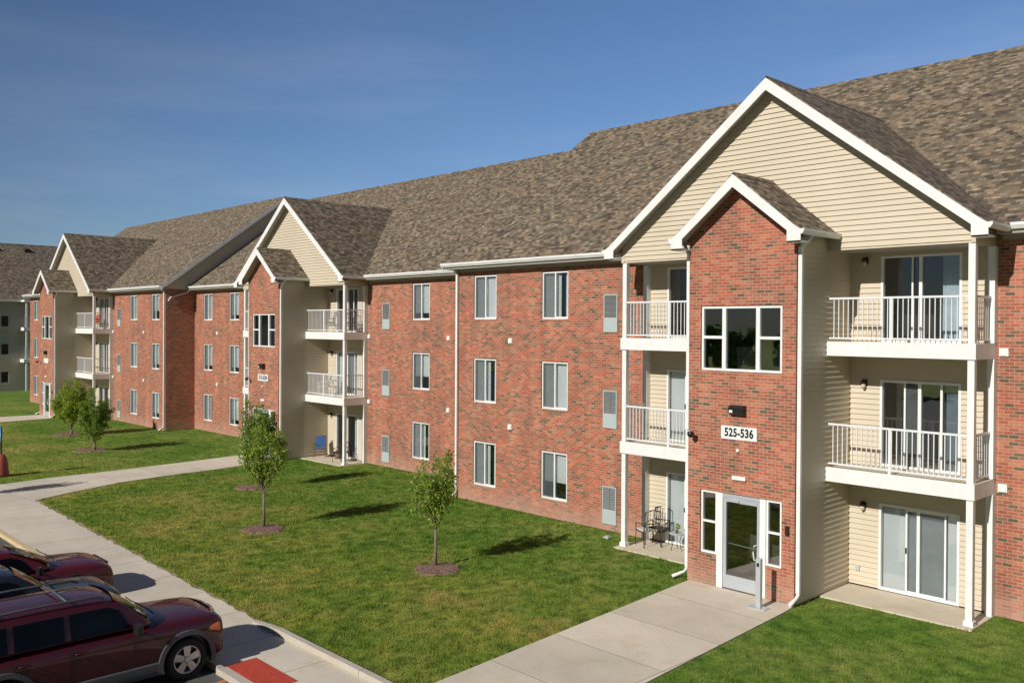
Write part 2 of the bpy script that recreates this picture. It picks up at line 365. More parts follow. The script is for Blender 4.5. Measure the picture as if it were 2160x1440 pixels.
# lapped siding; plane at y (axis y, outward sgn) or x; xr(z)->(x0,x1)
def siding(mb, y, z0, z1, xr, openings=(), lap=.125, axis='y', sgn=-1):
    def P(x, d, z): return (x, y+sgn*d, z) if axis == 'y' else (y+sgn*d, x, z)
    rev = (axis == 'y') != (sgn > 0)
    def q(*pts): mb.poly(pts if rev else pts[::-1])
    zs = {z0, z1}
    k = math.floor(z0/lap)*lap
    while k < z1:
        if k > z0: zs.add(round(k, 5))
        k += lap
    for o in openings: zs |= {v for v in (o[2], o[3]) if z0 < v < z1}
    zs = sorted(zs)
    for a, b in zip(zs, zs[1:]):
        if b-a < 1e-4: continue
        fa = (a/lap) % 1.0; fa = 0 if fa > .999 else fa; fb = fa+(b-a)/lap
        da = .028*(1-fa)+.002; db = .028*(1-min(1, fb))+.002
        xa, xb = xr(a), xr(b); mid = (a+b)/2
        cuts = sorted([(o[0], o[1]) for o in openings if o[2] < mid < o[3]])
        segs = []; cur = None
        s = xa[0]; t = xb[0]
        for c in cuts: segs.append((s, c[0], t, c[0])); s = t = c[1]
        segs.append((s, xa[1], t, xb[1]))
        for (p, r_, p2, r2) in segs:
            if r_-p < 1e-3: continue
            if r2-p2 < 1e-3: p2 = r2 = (p2+r2)/2
            q(P(p, da, a), P(r_, da, a), P(r2, db, b), P(p2, db, b))
            if fa < 1e-3: q(P(p, .002, a), P(r_, .002, a), P(r_, da, a), P(p, da, a))

H = 2.9
SILL, HEAD = .594, 2.137
WW = 1.17
# ---- window prototypes (origin: lower left corner of opening on the wall face)
def box_frame(mb, x0, x1, z0, z1, y0, y1, w):
    mb.box(x0, x1, y0, y1, z0, z0+w); mb.box(x0, x1, y0, y1, z1-w, z1)
    mb.box(x0, x0+w, y0+.001, y1-.001, z0+w, z1-w); mb.box(x1-w, x1, y0+.001, y1-.001, z0+w, z1-w)
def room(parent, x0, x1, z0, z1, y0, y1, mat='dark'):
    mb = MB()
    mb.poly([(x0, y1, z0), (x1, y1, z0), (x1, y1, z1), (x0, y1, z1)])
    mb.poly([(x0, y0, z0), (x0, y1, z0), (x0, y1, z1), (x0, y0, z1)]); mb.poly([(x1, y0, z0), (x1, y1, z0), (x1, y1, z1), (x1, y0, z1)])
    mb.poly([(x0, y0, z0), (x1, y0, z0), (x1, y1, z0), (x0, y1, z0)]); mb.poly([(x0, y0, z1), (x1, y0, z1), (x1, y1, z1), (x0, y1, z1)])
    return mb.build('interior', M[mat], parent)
def blinds(parent, x0, x1, z0, z1, y, mat='blind', w=.085, amp=.02, ang=0):
    mb = MB(); x = x0; n = max(1, int((x1-x0)/w)); w = (x1-x0)/n
    for i in range(n):
        a = x0+i*w
        mb.poly([(a, y-amp*.6, z0), (a+w, y+amp*.6, z0), (a+w, y+amp*.6, z1), (a, y-amp*.6, z1)])
    return mb.build('blind', M[mat], parent)
def make_window(style=0):
    h = HEAD-SILL
    fr = MB(); box_frame(fr, .015, WW-.015, .012, h-.012, .03, .10, .045)
    fr.box(WW/2-.025, WW/2+.025, .032, .098, .057, h-.057)
    fr.box(.06, WW-.06, .05, .09, .057, .08)
    w = fr.build('window', M['white'])
    w['proto'] = 1
    sl = MB(); sl.box(-.0, WW, -.02, .10, -.03, .011); sl.build('sill', M['vent'] if 0 else M['brick'], w)
    MB().poly([(.06, .075, .057), (WW-.06, .075, .057), (WW-.06, .075, h-.057), (.06, .075, h-.057)]).build('pane', M['glass'], w)
    MB().poly([(.06, .045, .057), (WW/2-.026, .045, .057), (WW/2-.026, .045, h-.057), (.06, .045, h-.057)]).build('screen', M['screen'], w)
    if style == 0: blinds(w, .05, WW-.05, .03, h-.03, .16)
    elif style == 1: blinds(w, .05, WW-.05, .30, h-.03, .16); 
    elif style == 2: blinds(w, .05, WW*.62, .03, h-.03, .16); blinds(w, WW*.8, WW-.05, .03, h-.03, .17, 'curtain', .05, .02)
    else: blinds(w, .05, WW-.05, .55, h-.03, .16); 
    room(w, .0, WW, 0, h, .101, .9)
    return w
WIN = [make_window(i) for i in range(4)]
used = set()
def place(proto, parent, loc):
    if proto.name not in used:
        used.add(proto.name); proto.parent = parent; proto.location = loc
        if 'proto' in proto: del proto['proto']
        return proto
    return copy_tree(proto, parent, loc)
def make_grille():
    w, h = .54, 1.14
    fr = MB(); box_frame(fr, 0, w, 0, h, -.03, .03, .035); fr.box(.035, w-.035, -.028, .028, .035, .44)
    g = fr.build('vent_grille', M['grille_frame'])
    lv = MB(); z = .46
    while z < h-.05:
        lv.poly([(.035, -.018, z), (w-.035, -.018, z), (w-.035, .015, z+.032), (.035, .015, z+.032)]); z += .036
    lv.box(w/2-.008, w/2+.008, -.022, -.019, .44, h-.035)
    lv.build('louvre', M['grille'], g)
    MB().box(.03, w-.03, .016, .028, .03, h-.03).build('backing', M['dark'], g)
    return g
GR = make_grille()
def make_slider(style):
    """sliding patio door 1.81 wide, 2.02 high, origin lower left"""
    w, h = 1.81, 2.02
    fr = MB(); box_frame(fr, 0, w, 0, h, -.03, .08, .055)
    fr.box(w/2-.035, w/2+.035, -.005, .07, .055, h-.055)
    d = fr.build('sliding_door', M['white']); d['proto'] = 1
    MB().poly([(.055, .05, .055), (w-.055, .05, .055), (w-.055, .05, h-.055), (.055, .05, h-.055)]).build('pane', M['glass'] if style != 1 else M['glass_dark'], d)
    sc = MB(); a = .62; b = 1.52
    if style == 0:
        box_frame(sc, a, b, .055, h-.055, -.012, -.006+.02, .04); sc.build('screen_door', M['white'], d)
        MB().poly([(a+.04, 0, .09), (b-.04, 0, .09), (b-.04, 0, h-.09), (a+.04, 0, h-.09)]).build('screen', M['screen'], d)
        blinds(d, .05, w-.05, .03, h-.03, .14)
        MB().box(a+.005, a+.035, -.04, -.013, .95, 1.08).build('handle', M['black'], d)
    elif style == 1:
        sc.box(.55, .59, .0, .03, .055, h-.055); sc.box(1.36, 1.41, .0, .03, .055, h-.055); sc.build('stile', M['white'], d)
        MB().poly([(.6, .02, .055), (w/2, .02, .055), (w/2, .02, h-.055), (.6, .02, h-.055)]).build('screen', M['screen'], d)
        blinds(d, 1.45, w-.05, .03, h-.03, .14, 'curtain', .06, .02)
    else:
        sc.box(.7, .74, .0, .03, .055, h-.055); sc.build('stile', M['white'], d)
        blinds(d, 1.35, w-.05, .03, h-.03, .14, 'curtain', .07, .025)
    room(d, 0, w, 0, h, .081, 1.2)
    return d
SL = [make_slider(i) for i in range(3)]
def make_lamp():
    mb = MB(); mb.box(-.06, .06, -.03, 0, -.05, .1); mb.lathe((0, -.08, .05), (0, 0, -1), [(.03, -.03), (.065, 0), (.065, .05)], 12)
    o = mb.build('wall_lamp', M['bronze']); MB().lathe((0, -.08, 0), (0, 0, -1), [(.05, 0), (.05, .06), (.03, .11)], 12).build('globe', M['lampglass'], o)
    return o
LAMP = make_lamp()
def make_vent():
    mb = MB(); mb.box(-.09, .09, -.05, 0, -.09, .09); mb.prism([(-.07, -.05, .07), (.07, -.05, .07), (.07, -.05, -.06), (-.07, -.05, -.06)], (0, -.025, -.01))
    return mb.build('wall_vent', M['vent'])
VENT = make_vent()

TF, BF = -2.6, -1.2           # tower front, balcony front
TW, BW = 1.42, 4.65
EZ = 8.33; APEX = 12.2; GE = 4.985; GS = (APEX-EZ)/GE
SA = 9.72; SE = 1.68; SS = (SA-EZ)/SE
RY, RZ = 7.55, 14.28; EY = -.4; MS = (RZ-8.37)/(RY-EY)
def main_z(y): return 8.37+MS*(y-EY)
def main_y(z): return EY+(z-8.37)/MS

def gable_roof(parent, cx, yf, apex, half, slope, back_fn, wallplane, name, side_back):
    """roof of a cross gable; two slabs, rake boards, soffits"""
    ez = apex-half*slope
    t = .05
    rf = MB()
    for s in (-1, 1):
        yb = back_fn(apex); ye = side_back
        a = (cx, yf, apex); b = (cx, yb, apex); c = (cx+s*half, ye, ez); d = (cx+s*half, yf, ez)
        if s < 0: rf.prism([a, b, c, d], (0, 0, -t))
        else: rf.prism([a, d, c, b], (0, 0, -t))
    o = rf.build(name, M['shingle'], parent)
    cap = MB(); yb = back_fn(apex)
    cap.prism([(cx-.13, yf, apex-.13*slope+.012), (cx, yf, apex+.022), (cx+.13, yf, apex-.13*slope+.012), (cx, yf, apex-.04)], (0, yb-yf, 0))
    cap.build('ridge_cap', M['shingle'], o)
    bd = MB(); hgt = .24
    for s in (-1, 1):
        p = [(cx, yf-.035, apex-.035), (cx+s*(half-.0), yf-.035, ez-.035), (cx+s*(half-.0), yf-.035, ez-.035-hgt), (cx, yf-.035, apex-.035-hgt*1.22)]
        if s > 0: p = p[::-1]
        bd.prism(p, (0, .03, 0))
        # boxed return at the eave end
        x1 = cx+s*(half+.03); x0 = cx+s*(half-.30)
        bd.box(min(x0, x1), max(x0, x1), yf-.042, wallplane-.001, ez-.30, ez-.27)
        bd.prism([(x0, yf-.042, ez-.30), (x1, yf-.042, ez-.30), (x1, yf-.042, ez-.03), (x0, yf-.042, ez+.28*slope-.05)] if s > 0 else
                 [(x0, yf-.042, ez-.30), (x0, yf-.042, ez+.28*slope-.05), (x1, yf-.042, ez-.03), (x1, yf-.042, ez-.30)], (0, .006, 0))
    bd.build('rake_board', M['white'], o)
    for s in (-1, 1):
        sf = MB()
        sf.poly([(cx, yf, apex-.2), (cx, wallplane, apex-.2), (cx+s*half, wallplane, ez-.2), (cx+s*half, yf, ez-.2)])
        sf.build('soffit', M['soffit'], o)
    for s in (-1, 1):
        gt = MB()
        x0, x1 = cx+s*half, cx+s*(half+.11)
        gt.prism([(x0, yf-.04, ez-.02), (x1, yf-.04, ez-.01), (x1-.0*s, yf-.04, ez-.06), (x1-.05*s, yf-.04, ez-.13), (x0, yf-.04, ez-.13)], (0, side_back-yf+.04-.02, 0))
        gt.build('gutter', M['white'], o)
    return o

def downspout(parent, x, y, ztop, zbot=.0, out=(0, -1), top_dx=0, top_dy=0):
    mb = MB()
    w = .045
    mb.box(x-w, x+w, y-.035, y+.035, zbot+.28, ztop-.25)
    pts = [(x, y, zbot+.30), (x+out[0]*.05, y+out[1]*.05, zbot+.16), (x+out[0]*.30, y+out[1]*.30, zbot+.05)]
    mb.tube(pts, .048, 6)
    mb.tube([(x, y, ztop-.27), (x+top_dx*.4, y+top_dy*.4, ztop-.17), (x+top_dx, y+top_dy, ztop)], .045, 6)
    return mb.build('downspout', M['white'], parent)

def make_railing(parent, x0, x1, y0, y1, deck, side):
    """front rail from x0..x1 at y0, and side rail at outer end"""
    mb = MB(); zt = deck+1.04; zb = deck+.09
    def run(p, q_, posts):
        p = Vector(p); q_ = Vector(q_); L_ = (q_-p).length; d = (q_-p)/L_
        def seg(a, b, hw, za, zb_):
            if abs(d.x) > .5: mb.box(min(a.x, b.x), max(a.x, b.x), a.y-hw, a.y+hw, za, zb_)
            else: mb.box(a.x-hw, a.x+hw, min(a.y, b.y), max(a.y, b.y), za, zb_)
        seg(p, q_, .028, zt-.045, zt); seg(p, q_, .018, zb, zb+.035)
        n = round(L_/.115)
        for i in range(1, n):
            c = p+d*(L_*i/n); mb.box(c.x-.0095, c.x+.0095, c.y-.0095, c.y+.0095, zb+.034, zt-.044)
        for t in posts:
            c = p+d*(L_*t); mb.box(c.x-.03, c.x+.03, c.y-.03, c.y+.03, deck+.001, zt-.002)
    run((x0, y0, 0), (x1, y0, 0), (.47,))
    xo = x1 if side > 0 else x0
    run((xo + side*.10, y0+.1, 0), (xo+side*.10, y1-.22, 0), ())
    return mb.build('railing', M['rail'], parent)

def make_bay(root, sign_text, openings_out, lvl_styles, right_items=True):
    # --- tower brick
    ops = [(-1.08, 1.08, 5.13, 6.68), (-1.06, -.60, .75, 2.27), (-.60, .70, 0.0, 2.27), (.70, 1.10, .75, 2.27)]
    mb = MB(); ztop = 8.2
    grid_wall(mb, -TW, TW, 0, ztop, TF, ops, .12)
    mb.poly([(-TW, TF, ztop), (TW, TF, ztop), (TW, TF, SA-TW*SS-.15), (0, TF, SA-.15), (-TW, TF, SA-TW*SS-.15)])
    for s in (-1, 1):   # brick return at corners
        mb.poly([(s*TW, TF, 0), (s*TW, TF+.12, 0), (s*TW, TF+.12, ztop+.2), (s*TW, TF, ztop+.2)][::s])
    mb.build('tower_brick_wall', M['brick'], root)
    for s in (-1, 1):
        sd = MB()
        siding(sd, s*TW, 0.05, 8.30, lambda z: (TF+.12, 0), (), axis='x', sgn=s)
        sd.box(*sorted((s*(TW-.05), s*(TW-.002))), TF+.12, 0, 0, .06)
        sd.build('tower_siding_wall', M['siding'], root)
    # tower window
    fr = MB(); box_frame(fr, -1.07, 1.07, 5.14, 6.67, TF+.03, TF+.11, .055)
    for x in (-.45, .45): fr.box(x-.05, x+.05, TF+.028, TF+.108, 5.195, 6.615)
    for a, b in ((-1.015, -.5), (.5, 1.015)): fr.box(a, b, TF+.03, TF+.105, 5.90, 5.965)
    w = fr.build('stair_window', M['white'], root)
    MB().poly([(-1.02, TF+.08, 5.19), (1.02, TF+.08, 5.19), (1.02, TF+.08, 6.62), (-1.02, TF+.08, 6.62)]).build('pane', M['glass_dark'], w)
    room(w, -1.08, 1.08, 5.13, 6.68, TF+.121, TF+1.6)
    # entrance
    en = MB(); f0, f1 = TF+.03, TF+.11
    box_frame(en, -1.05, -.605, .76, 2.26, f0, f1, .045); box_frame(en, .705, 1.09, .76, 2.26, f0, f1, .045)
    en.box(-1.005, -.65, f0+.002, f1-.002, 1.50, 1.545); en.box(.75, 1.045, f0+.002, f1-.002, 1.50, 1.545)
    en.box(-.60, -.44, TF+.005, f1, 0.01, 2.255); en.box(.55, .70, TF+.005, f1, 0.01, 2.255)
    ef = en.build('entrance_frame', M['white'], root)
    MB().poly([(-1.01, f0+.05, .8), (-.65, f0+.05, .8), (-.65, f0+.05, 2.22), (-1.01, f0+.05, 2.22)]).build('side_pane', M['glass_dark'], ef)
    MB().poly([(.75, f0+.05, .8), (1.05, f0+.05, .8), (1.05, f0+.05, 2.22), (.75, f0+.05, 2.22)]).build('side_pane', M['glass_dark'], ef)
    lob = MB(); x0, x1, y0, y1 = -1.3, 1.3, TF+.121, TF+2.4
    lob.poly([(x0, y1, 0), (x1, y1, 0), (x1, y1, 2.5), (x0, y1, 2.5)]); lob.poly([(x0, y0, 0), (x0, y1, 0), (x0, y1, 2.5), (x0, y0, 2.5)]); lob.poly([(x1, y0, 0), (x1, y1, 0), (x1, y1, 2.5), (x1, y0, 2.5)]); lob.poly([(x0, y0, 2.5), (x1, y0, 2.5), (x1, y1, 2.5), (x0, y1, 2.5)])
    lob.build('lobby', M['lobby'], root)
    MB().poly([(x0, y0, .02), (x1, y0, .02), (x1, y1, .02), (x0, y1, .02)]).build('lobby_floor', M['lobby_floor'], root)
    dr = MB(); d0, d1 = TF+.04, TF+.09
    dr.box(-.44, .55, TF+.03, f1, 2.17, 2.255); dr.box(-.435, -.36, d0, d1, .03, 2.165); dr.box(.46, .545, d0, d1, .03, 2.165)
    dr.box(-.359, .459, d0, d1, 2.06, 2.165); dr.box(-.359, .459, d0, d1, .03, .34)
    do = dr.build('entrance_door', M['alu'], root)
    MB().poly([(-.36, d0+.03, .34), (.46, d0+.03, .34), (.46, d0+.03, 2.06), (-.36, d0+.03, 2.06)]).build('door_pane', M['glass_dark'], do)
    MB().tube([(-.34, d1+.04, 1.07), (.1, d1+.05, 1.05), (.44, d1+.04, 1.05)], .016, 6).build('push_bar', M['white'], do)
    MB().tube([(.49, d0, 1.18), (.43, d0-.07, 1.16), (.41, d0-.08, 1.0), (.43, d0-.07, .84), (.49, d0, .82)], .014, 6).build('handle', M['white'], do)
    MB().box(-.30, .0, d0-.05, d0-.001, 2.08, 2.14).build('door_closer', M['alu'], do)
    # corner boards
    # fixtures
    mb = MB(); mb.box(-.21, .19, TF-.08, TF-.001, 4.12, 4.36); mb.prism([(-.2, TF-.08, 4.36), (-.2, TF-.17, 4.30), (-.2, TF-.17, 4.18), (-.2, TF-.08, 4.13)], (.38, 0, 0))
    fl = mb.build('flood_light', M['black'], root); MB().box(-.17, -.08, TF-.176, TF-.171, 4.19, 4.25).build('lens', M['vent'], fl)
    sg = MB().box(-.475, .47, TF-.02, TF-.001, 3.55, 3.86).build('number_sign', M['white'], root)
    if sign_text:
        cu = bpy.data.curves.new('digits', 'FONT'); cu.body = sign_text; cu.size = .30; cu.align_x = 'CENTER'; cu.align_y = 'CENTER'; cu.extrude = .003; cu.offset = .009; cu.space_character = 1.05
        to = bpy.data.objects.new('digits_tmp', cu); col.objects.link(to)
        dg = bpy.context.evaluated_depsgraph_get(); me = bpy.data.meshes.new_from_object(to.evaluated_get(dg))
        bpy.data.objects.remove(to); me.materials.clear(); me.materials.append(M['black'])
        o = bpy.data.objects.new('digits', me); col.objects.link(o); o.parent = sg; o.location = (0, TF-.024, 3.705); o.rotation_euler = (R(90), 0, 0); o.scale = (.74, .9, 1)
    MB().box(-.155, .2, TF-.06, TF-.001, 2.62, 2.71).build('door_light', M['vent'], root)
    MB().lathe((-.03, TF-.0, 3.3), (0, -1, 0), [(.045, 0), (.045, .03), (.02, .06)], 12).build('door_bell', M['vent'], root)
    cm = MB(); cm.tube([(-TW+.0, TF-.0, 3.66), (-TW+.06, TF-.12, 3.68), (-TW+.2, TF-.22, 3.66)], .018, 6); 
    cm.build('camera_arm', M['alu'], root)
    MB().lathe((-TW+.22, TF-.22, 3.66), (0, 0, -1), [(.05, 0), (.085, .02), (.08, .09), (.04, .14)], 12).build('security_camera', M['black'], root)
    if right_items: MB().box(1.22, 1.30, TF-.06, TF-.001, 1.55, 1.75).build('entry_panel', M['bronze'], root)
    # --- small roof over tower
    gable_roof(root, 0, TF-.34, SA, SE, SS, lambda z: BF+.03, TF, 'tower_roof', BF+.03)
    # --- gable siding
    gz = 7.95
    sd = MB()
    def xr(z):
        m_ = (APEX-.2-z)/GS
        w = min(BW, m_); return (-max(w, 0), max(w, 0))
    siding(sd, BF, gz, APEX-.21, xr, [])
    for s in (-1, 1):
        siding(sd, s*BW, gz, EZ, lambda z: (BF, 0), (), axis='x', sgn=s)
    sd.build('gable_siding', M['siding'], root)
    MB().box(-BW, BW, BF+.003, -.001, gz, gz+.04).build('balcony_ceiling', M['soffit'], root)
    for s in (-1, 1): MB().box(*sorted((s*(BW-.07), s*(BW+.026))), BF-.028, BF+.03, gz, EZ-.2).build('corner_board', M['siding'], root)
    gable_roof(root, 0, BF-.34, APEX, GE, GS, main_y, BF, 'gable_roof', main_y(EZ)+.05)
    # --- balconies
    for s in (-1, 1):
        for k in (0, 1):
            zb = 2.63+k*H; zt = 2.96+k*H
            fa = MB(); xo = BW+.035
            xs = sorted((s*(TW+.02), s*xo))
            fa.box(xs[0], xs[1], BF-.035, BF, zb, zt)
            ys = sorted((s*BW, s*xo)); fa.box(ys[0], ys[1], BF+.0005, -.001, zb, zt)
            b = fa.build('balcony', M['white_board'], root)
            dk = MB(); xs = sorted((s*(TW+.025), s*(BW-.001))); dk.box(xs[0], xs[1], BF+.001, -.03, zb+.03, zt-.03)
            dk.build('deck', M['patio'], b)
            x0, x1 = sorted((s*(TW+.04), s*(BW-.14)))
            make_railing(b, x0, x1, BF+.06, 0, zt-.03, s)
        for k, (a, b_) in enumerate(((0.0, 2.63), (2.96, 5.53), (5.86, 7.95))):
            po = MB(); x0, x1 = sorted((s*(BW-.14), s*BW)); po.box(x0, x1, BF, BF+.14, a+.001, b_-.001)
            if k == 0: po.box(x0-.03, x1+.03, BF-.03, BF+.17, .001, .12); 
            po.build('post', M['white'], root, bevel=.006)
        wp = MB(); x0, x1 = sorted((s*(BW+.05), s*(BW-.09))); wp.box(x0, x1, -.20, -.001, 0, 2.625); wp.box(x0, x1, -.20, -.001, 2.965, 5.525); wp.box(x0, x1, -.20, -.001, 5.865, 7.94)
        wp.build('wall_post', M['white'], root)
        # sliding doors
        for k in range(3):
            x = 2.165 if s > 0 else -3.975
            place(SL[lvl_styles[s][k]], root, (x, -.0, .04+k*H))
            place(LAMP, root, (s*1.80, -.022, 1.95+k*H))
            openings_out.append((x, x+1.81, .04+k*H, 2.06+k*H))
        # back wall siding
        sd = MB(); ops2 = [o for o in openings_out if (o[0]+o[1])*s > 0 and abs(o[0]+o[1]) < 8]
        siding(sd, 0, .05, 8.0, lambda z: tuple(sorted((s*(TW), s*(BW-.08)))), ops2)
        xs = sorted((s*TW, s*(BW-.08))); 
        sd.build('balcony_siding', M['siding'], root)
        downspout(root, s*(TW+.06), TF+.07, EZ-.12, .0, (-.9 if s < 0 else -.25, -.8), s*.22, .1)
    MB().box(1.62, 1.72, -.05, -.02, .38, .50).build('outlet_box', M['grille_frame'], root)

def make_building(label, loc, xL, xR, wins, grs, vents, sign, styles, lv, downs, group):
    root = thing('apartment_building', label, 'apartment building', loc, group=group)
    ops = []
    make_bay(root, sign, ops, lv)
    rnd = random.Random(int(abs(loc[0])*10))
    mb = MB()
    wops = [(x, x+WW, SILL+k*H, HEAD+k*H) for x in wins for k in range(3)]
    gops = []
    grid_wall(mb, xL, -BW+.02, 0, 8.22, 0, wops, .10)
    grid_wall(mb, BW-.02, xR, 0, 8.22, 0, wops, .10)
    # end walls and back
    D = 2*RY
    for x, s in ((xL, -1), (xR, 1)):
        mb.poly([(x, 0, 0), (x, D, 0), (x, D, 8.22), (x, 0, 8.22)][::s])
    mb.poly([(xR, D, 0), (xL, D, 0), (xL, D, 8.22), (xR, D, 8.22)])
    mb.build('brick_wall', M['brick'], root)
    for x, s in ((xL, -1), (xR, 1)):
        sd = MB()
        siding(sd, x, 8.22, RZ-.2, lambda z: (max(0, main_y(z+.12)), min(D, 2*RY-main_y(z+.12))), (), axis='x', sgn=s)
        sd.build('end_gable_siding', M['siding'], root)
    for i, x in enumerate(wins):
        for k in range(3):
            st = styles.get((i, k), 0)
            place(WIN[st if (i, k) in styles else (0 if rnd.random() < .55 else rnd.choice([1, 2, 3]))], root, (x, 0, SILL+k*H))
    for x in grs:
        for k in range(3): place(GR, root, (x, -.005, .205+k*H))
    for x in vents:
        for k in (0, 1): place(VENT, root, (x, 0, 2.77+k*H))
    # main roof
    rf = MB(); e0, e1 = xL-.3, xR+.3
    rf.prism([(e0, EY, 8.37), (e1, EY, 8.37), (e1, RY, RZ), (e0, RY, RZ)], (0, 0, -.05))
    rf.prism([(e0, RY, RZ), (e1, RY, RZ), (e1, 2*RY-EY, 8.37), (e0, 2*RY-EY, 8.37)], (0, 0, -.05))
    ro = rf.build('main_roof', M['shingle'], root)
    MB().prism([(e0, RY-.15, RZ-.10), (e0, RY, RZ+.03), (e0, RY+.15, RZ-.10)], (e1-e0, 0, 0)).build('ridge_cap', M['shingle'], ro)
    for x, s in ((e0, -1), (e1, 1)):
        bd = MB(); xx = x if s > 0 else x-.03
        for sg in (-1, 1):
            ye = EY if sg < 0 else 2*RY-EY
            bd.prism([(xx, RY, RZ-.03), (xx, ye, 8.34), (xx, ye, 8.12), (xx, RY, RZ-.25)], (.03, 0, 0))
        bd.build('rake_board', M['white'], ro)
    for a, b in ((xL-.3, -GE+.2), (GE-.2, xR+.3)):
        sf = MB()
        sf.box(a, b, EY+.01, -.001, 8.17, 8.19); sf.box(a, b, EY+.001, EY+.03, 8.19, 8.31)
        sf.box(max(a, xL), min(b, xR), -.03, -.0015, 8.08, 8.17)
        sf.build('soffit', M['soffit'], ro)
    for a, b in ((xL-.3, -GE-.10), (GE+.10, xR+.3)):
        MB().prism([(a, EY, 8.36), (a, EY-.12, 8.38), (a, EY-.12, 8.33), (a, EY-.07, 8.25), (a, EY, 8.25)], (b-a, 0, 0)).build('gutter', M['white'], ro)
    for x, zt in downs: downspout(root, x, -.06, zt, 0, (0, -1), 0, -.3)
    return root

GB = 'brick apartment buildings with entrance towers'
stA = {(0, 2): 0, (1, 2): 2, (0, 0): 2, (1, 0): 3, (1, 1): 0}
bA = make_building('nearest brick apartment building, entrance tower numbered 525-536 under a wide cream gable', (7.786, 0, 0), -13.29, 13.3,
    [-12.34, -9.0, 7.82, 11.1], [-6.34, 5.8], [-10.43, 4.84], '525-536', stA, {1: [0, 1, 2], -1: [0, 0, 2]}, [(-13.18, 8.3)], GB)
stB = {(0, 0): 2, (1, 1): 1, (2, 2): 1, (2, 0): 2, (0, 1): 1}
bB = make_building('middle brick apartment building, set back between two others, number sign on its tower', (-18.94, 2.22, 0), -13.11, 13.44,
    [-11.96, -8.73, 7.94, 11.1], [5.83, -6.4], [4.84, 10.37, -10.1], '513-524', stB, {1: [2, 0, 1], -1: [0, 0, 0]}, [], GB)
stC = {(2, 0): 2, (3, 1): 1, (3, 0): 1}
bC = make_building('farthest brick apartment building, its shaded end wall jutting forward beside the middle one', (-44.98, .48, 0), -13.0, 12.93,
    [-12.1, -8.72, 7.55, 10.85], [5.5, -6.1], [9.8, 4.84], '', stC, {1: [2, 1, 1], -1: [0, 0, 0]}, [(12.83, 8.3)], GB)
# pipe crossing the shaded end wall of building C
pp = MB(); pp.tube([(13.22, 1.3, 8.18), (13.02, 1.2, 8.02), (13.0, .25, 7.72), (13.0, .12, 7.5)], .04, 6); pp.build('downspout', M['white'], bC)

# ------------------------------------------------------------------ building 4 (perpendicular, shaded)
b4 = thing('apartment_building', 'shaded taupe apartment building standing crosswise behind the others at the far left', 'apartment building', (-71.4, 0, 0), group='apartment buildings')
y0, y1 = -32, 16
ops4 = [(1.75, 2.45, z, z+1.05) for z in (.75, 5.83, 2.93+.35)] + [(y, y+1.1, z, z+1.4) for y in (-3.2, -7.5, -14, -18) for z in (.7, 3.6, 6.5-.9)] + [(4.1, 5.9, .05+k*H, 2.1+k*H) for k in range(3)]
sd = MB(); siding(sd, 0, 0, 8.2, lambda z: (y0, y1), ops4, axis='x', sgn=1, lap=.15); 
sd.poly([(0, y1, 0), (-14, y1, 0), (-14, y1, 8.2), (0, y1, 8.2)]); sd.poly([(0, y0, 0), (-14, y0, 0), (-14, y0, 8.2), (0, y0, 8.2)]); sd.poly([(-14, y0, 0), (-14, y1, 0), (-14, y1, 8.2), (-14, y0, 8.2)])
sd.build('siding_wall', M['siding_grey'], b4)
for (a, b, c, d) in ops4:
    f = MB(); w = .05
    f.box(-.06, .02, a, b, c, c+w); f.box(-.06, .02, a, b, d-w, d); f.box(-.059, .019, a, a+w, c+w, d-w); f.box(-.059, .019, b-w, b, c+w, d-w)
    fo = f.build('window', M['grille_frame'], b4)
    MB().poly([(-.03, a, c), (-.03, b, c), (-.03, b, d), (-.03, a, d)]).build('pane', M['glass_dark'], fo)
    MB().box(-1, -.07, a-.05, b+.05, c-.05, d+.05).build('interior', M['dark'], fo)
rf = MB(); 
rf.prism([(.42, y0-.3, 8.3), (.42, y1+.3, 8.3), (-7.6, y1+.3, 14.0), (-7.6, y0-.3, 14.0)], (0, 0, -.08))
rf.prism([(-7.6, y0-.3, 14.0), (-7.6, y1+.3, 14.0), (-15.6, y1+.3, 8.3), (-15.6, y0-.3, 8.3)], (0, 0, -.08))
ro = rf.build('main_roof', M['shingle'], b4)
MB().prism([(-7.75, y0-.3, 13.92), (-7.6, y0-.3, 14.04), (-7.45, y0-.3, 13.92)], (0, y1-y0+.6, 0)).build('ridge_cap', M['shingle'], ro)
MB().box(.42, .54, y0-.3, y1+.3, 8.14, 8.3).build('gutter', M['white'], ro)
MB().box(.01, .41, y0, y1, 8.12, 8.15).build('soffit', M['soffit'], ro)
for yy in (2.9, 5.75):
    xx = -6.6; z = 8.3+(.42-xx)/8.02*5.7
    MB().box(xx-.25, xx+.25, yy-.25, yy+.25, z-.15, z+.22).build('roof_vent', M['black'], ro)
for k in (0, 1):
    zt = 2.9+k*H
    b = MB().box(.02, 1.2, 3.35, 7.4, zt-.3, zt).build('balcony', M['white_board'], b4)
    r_ = MB(); 
    for zz_ in (zt+.1, zt+1.0): r_.box(1.10, 1.15, 3.4, 7.3, zz_, zz_+.04)
    for i in range(34): r_.box(1.115, 1.135, 3.4+i*.115, 3.42+i*.115, zt+.1, zt+1.0)
    r_.build('railing', M['rail'], b)
for yy in (3.6, 7.1):
    MB().box(1.05, 1.19, yy-.07, yy+.07, 0, 8.12).build('post', M['white'], b4)
MB().box(.41, 1.5, 3.3, 7.6, 8.12, 8.30).build('porch_roof', M['white_board'], b4)

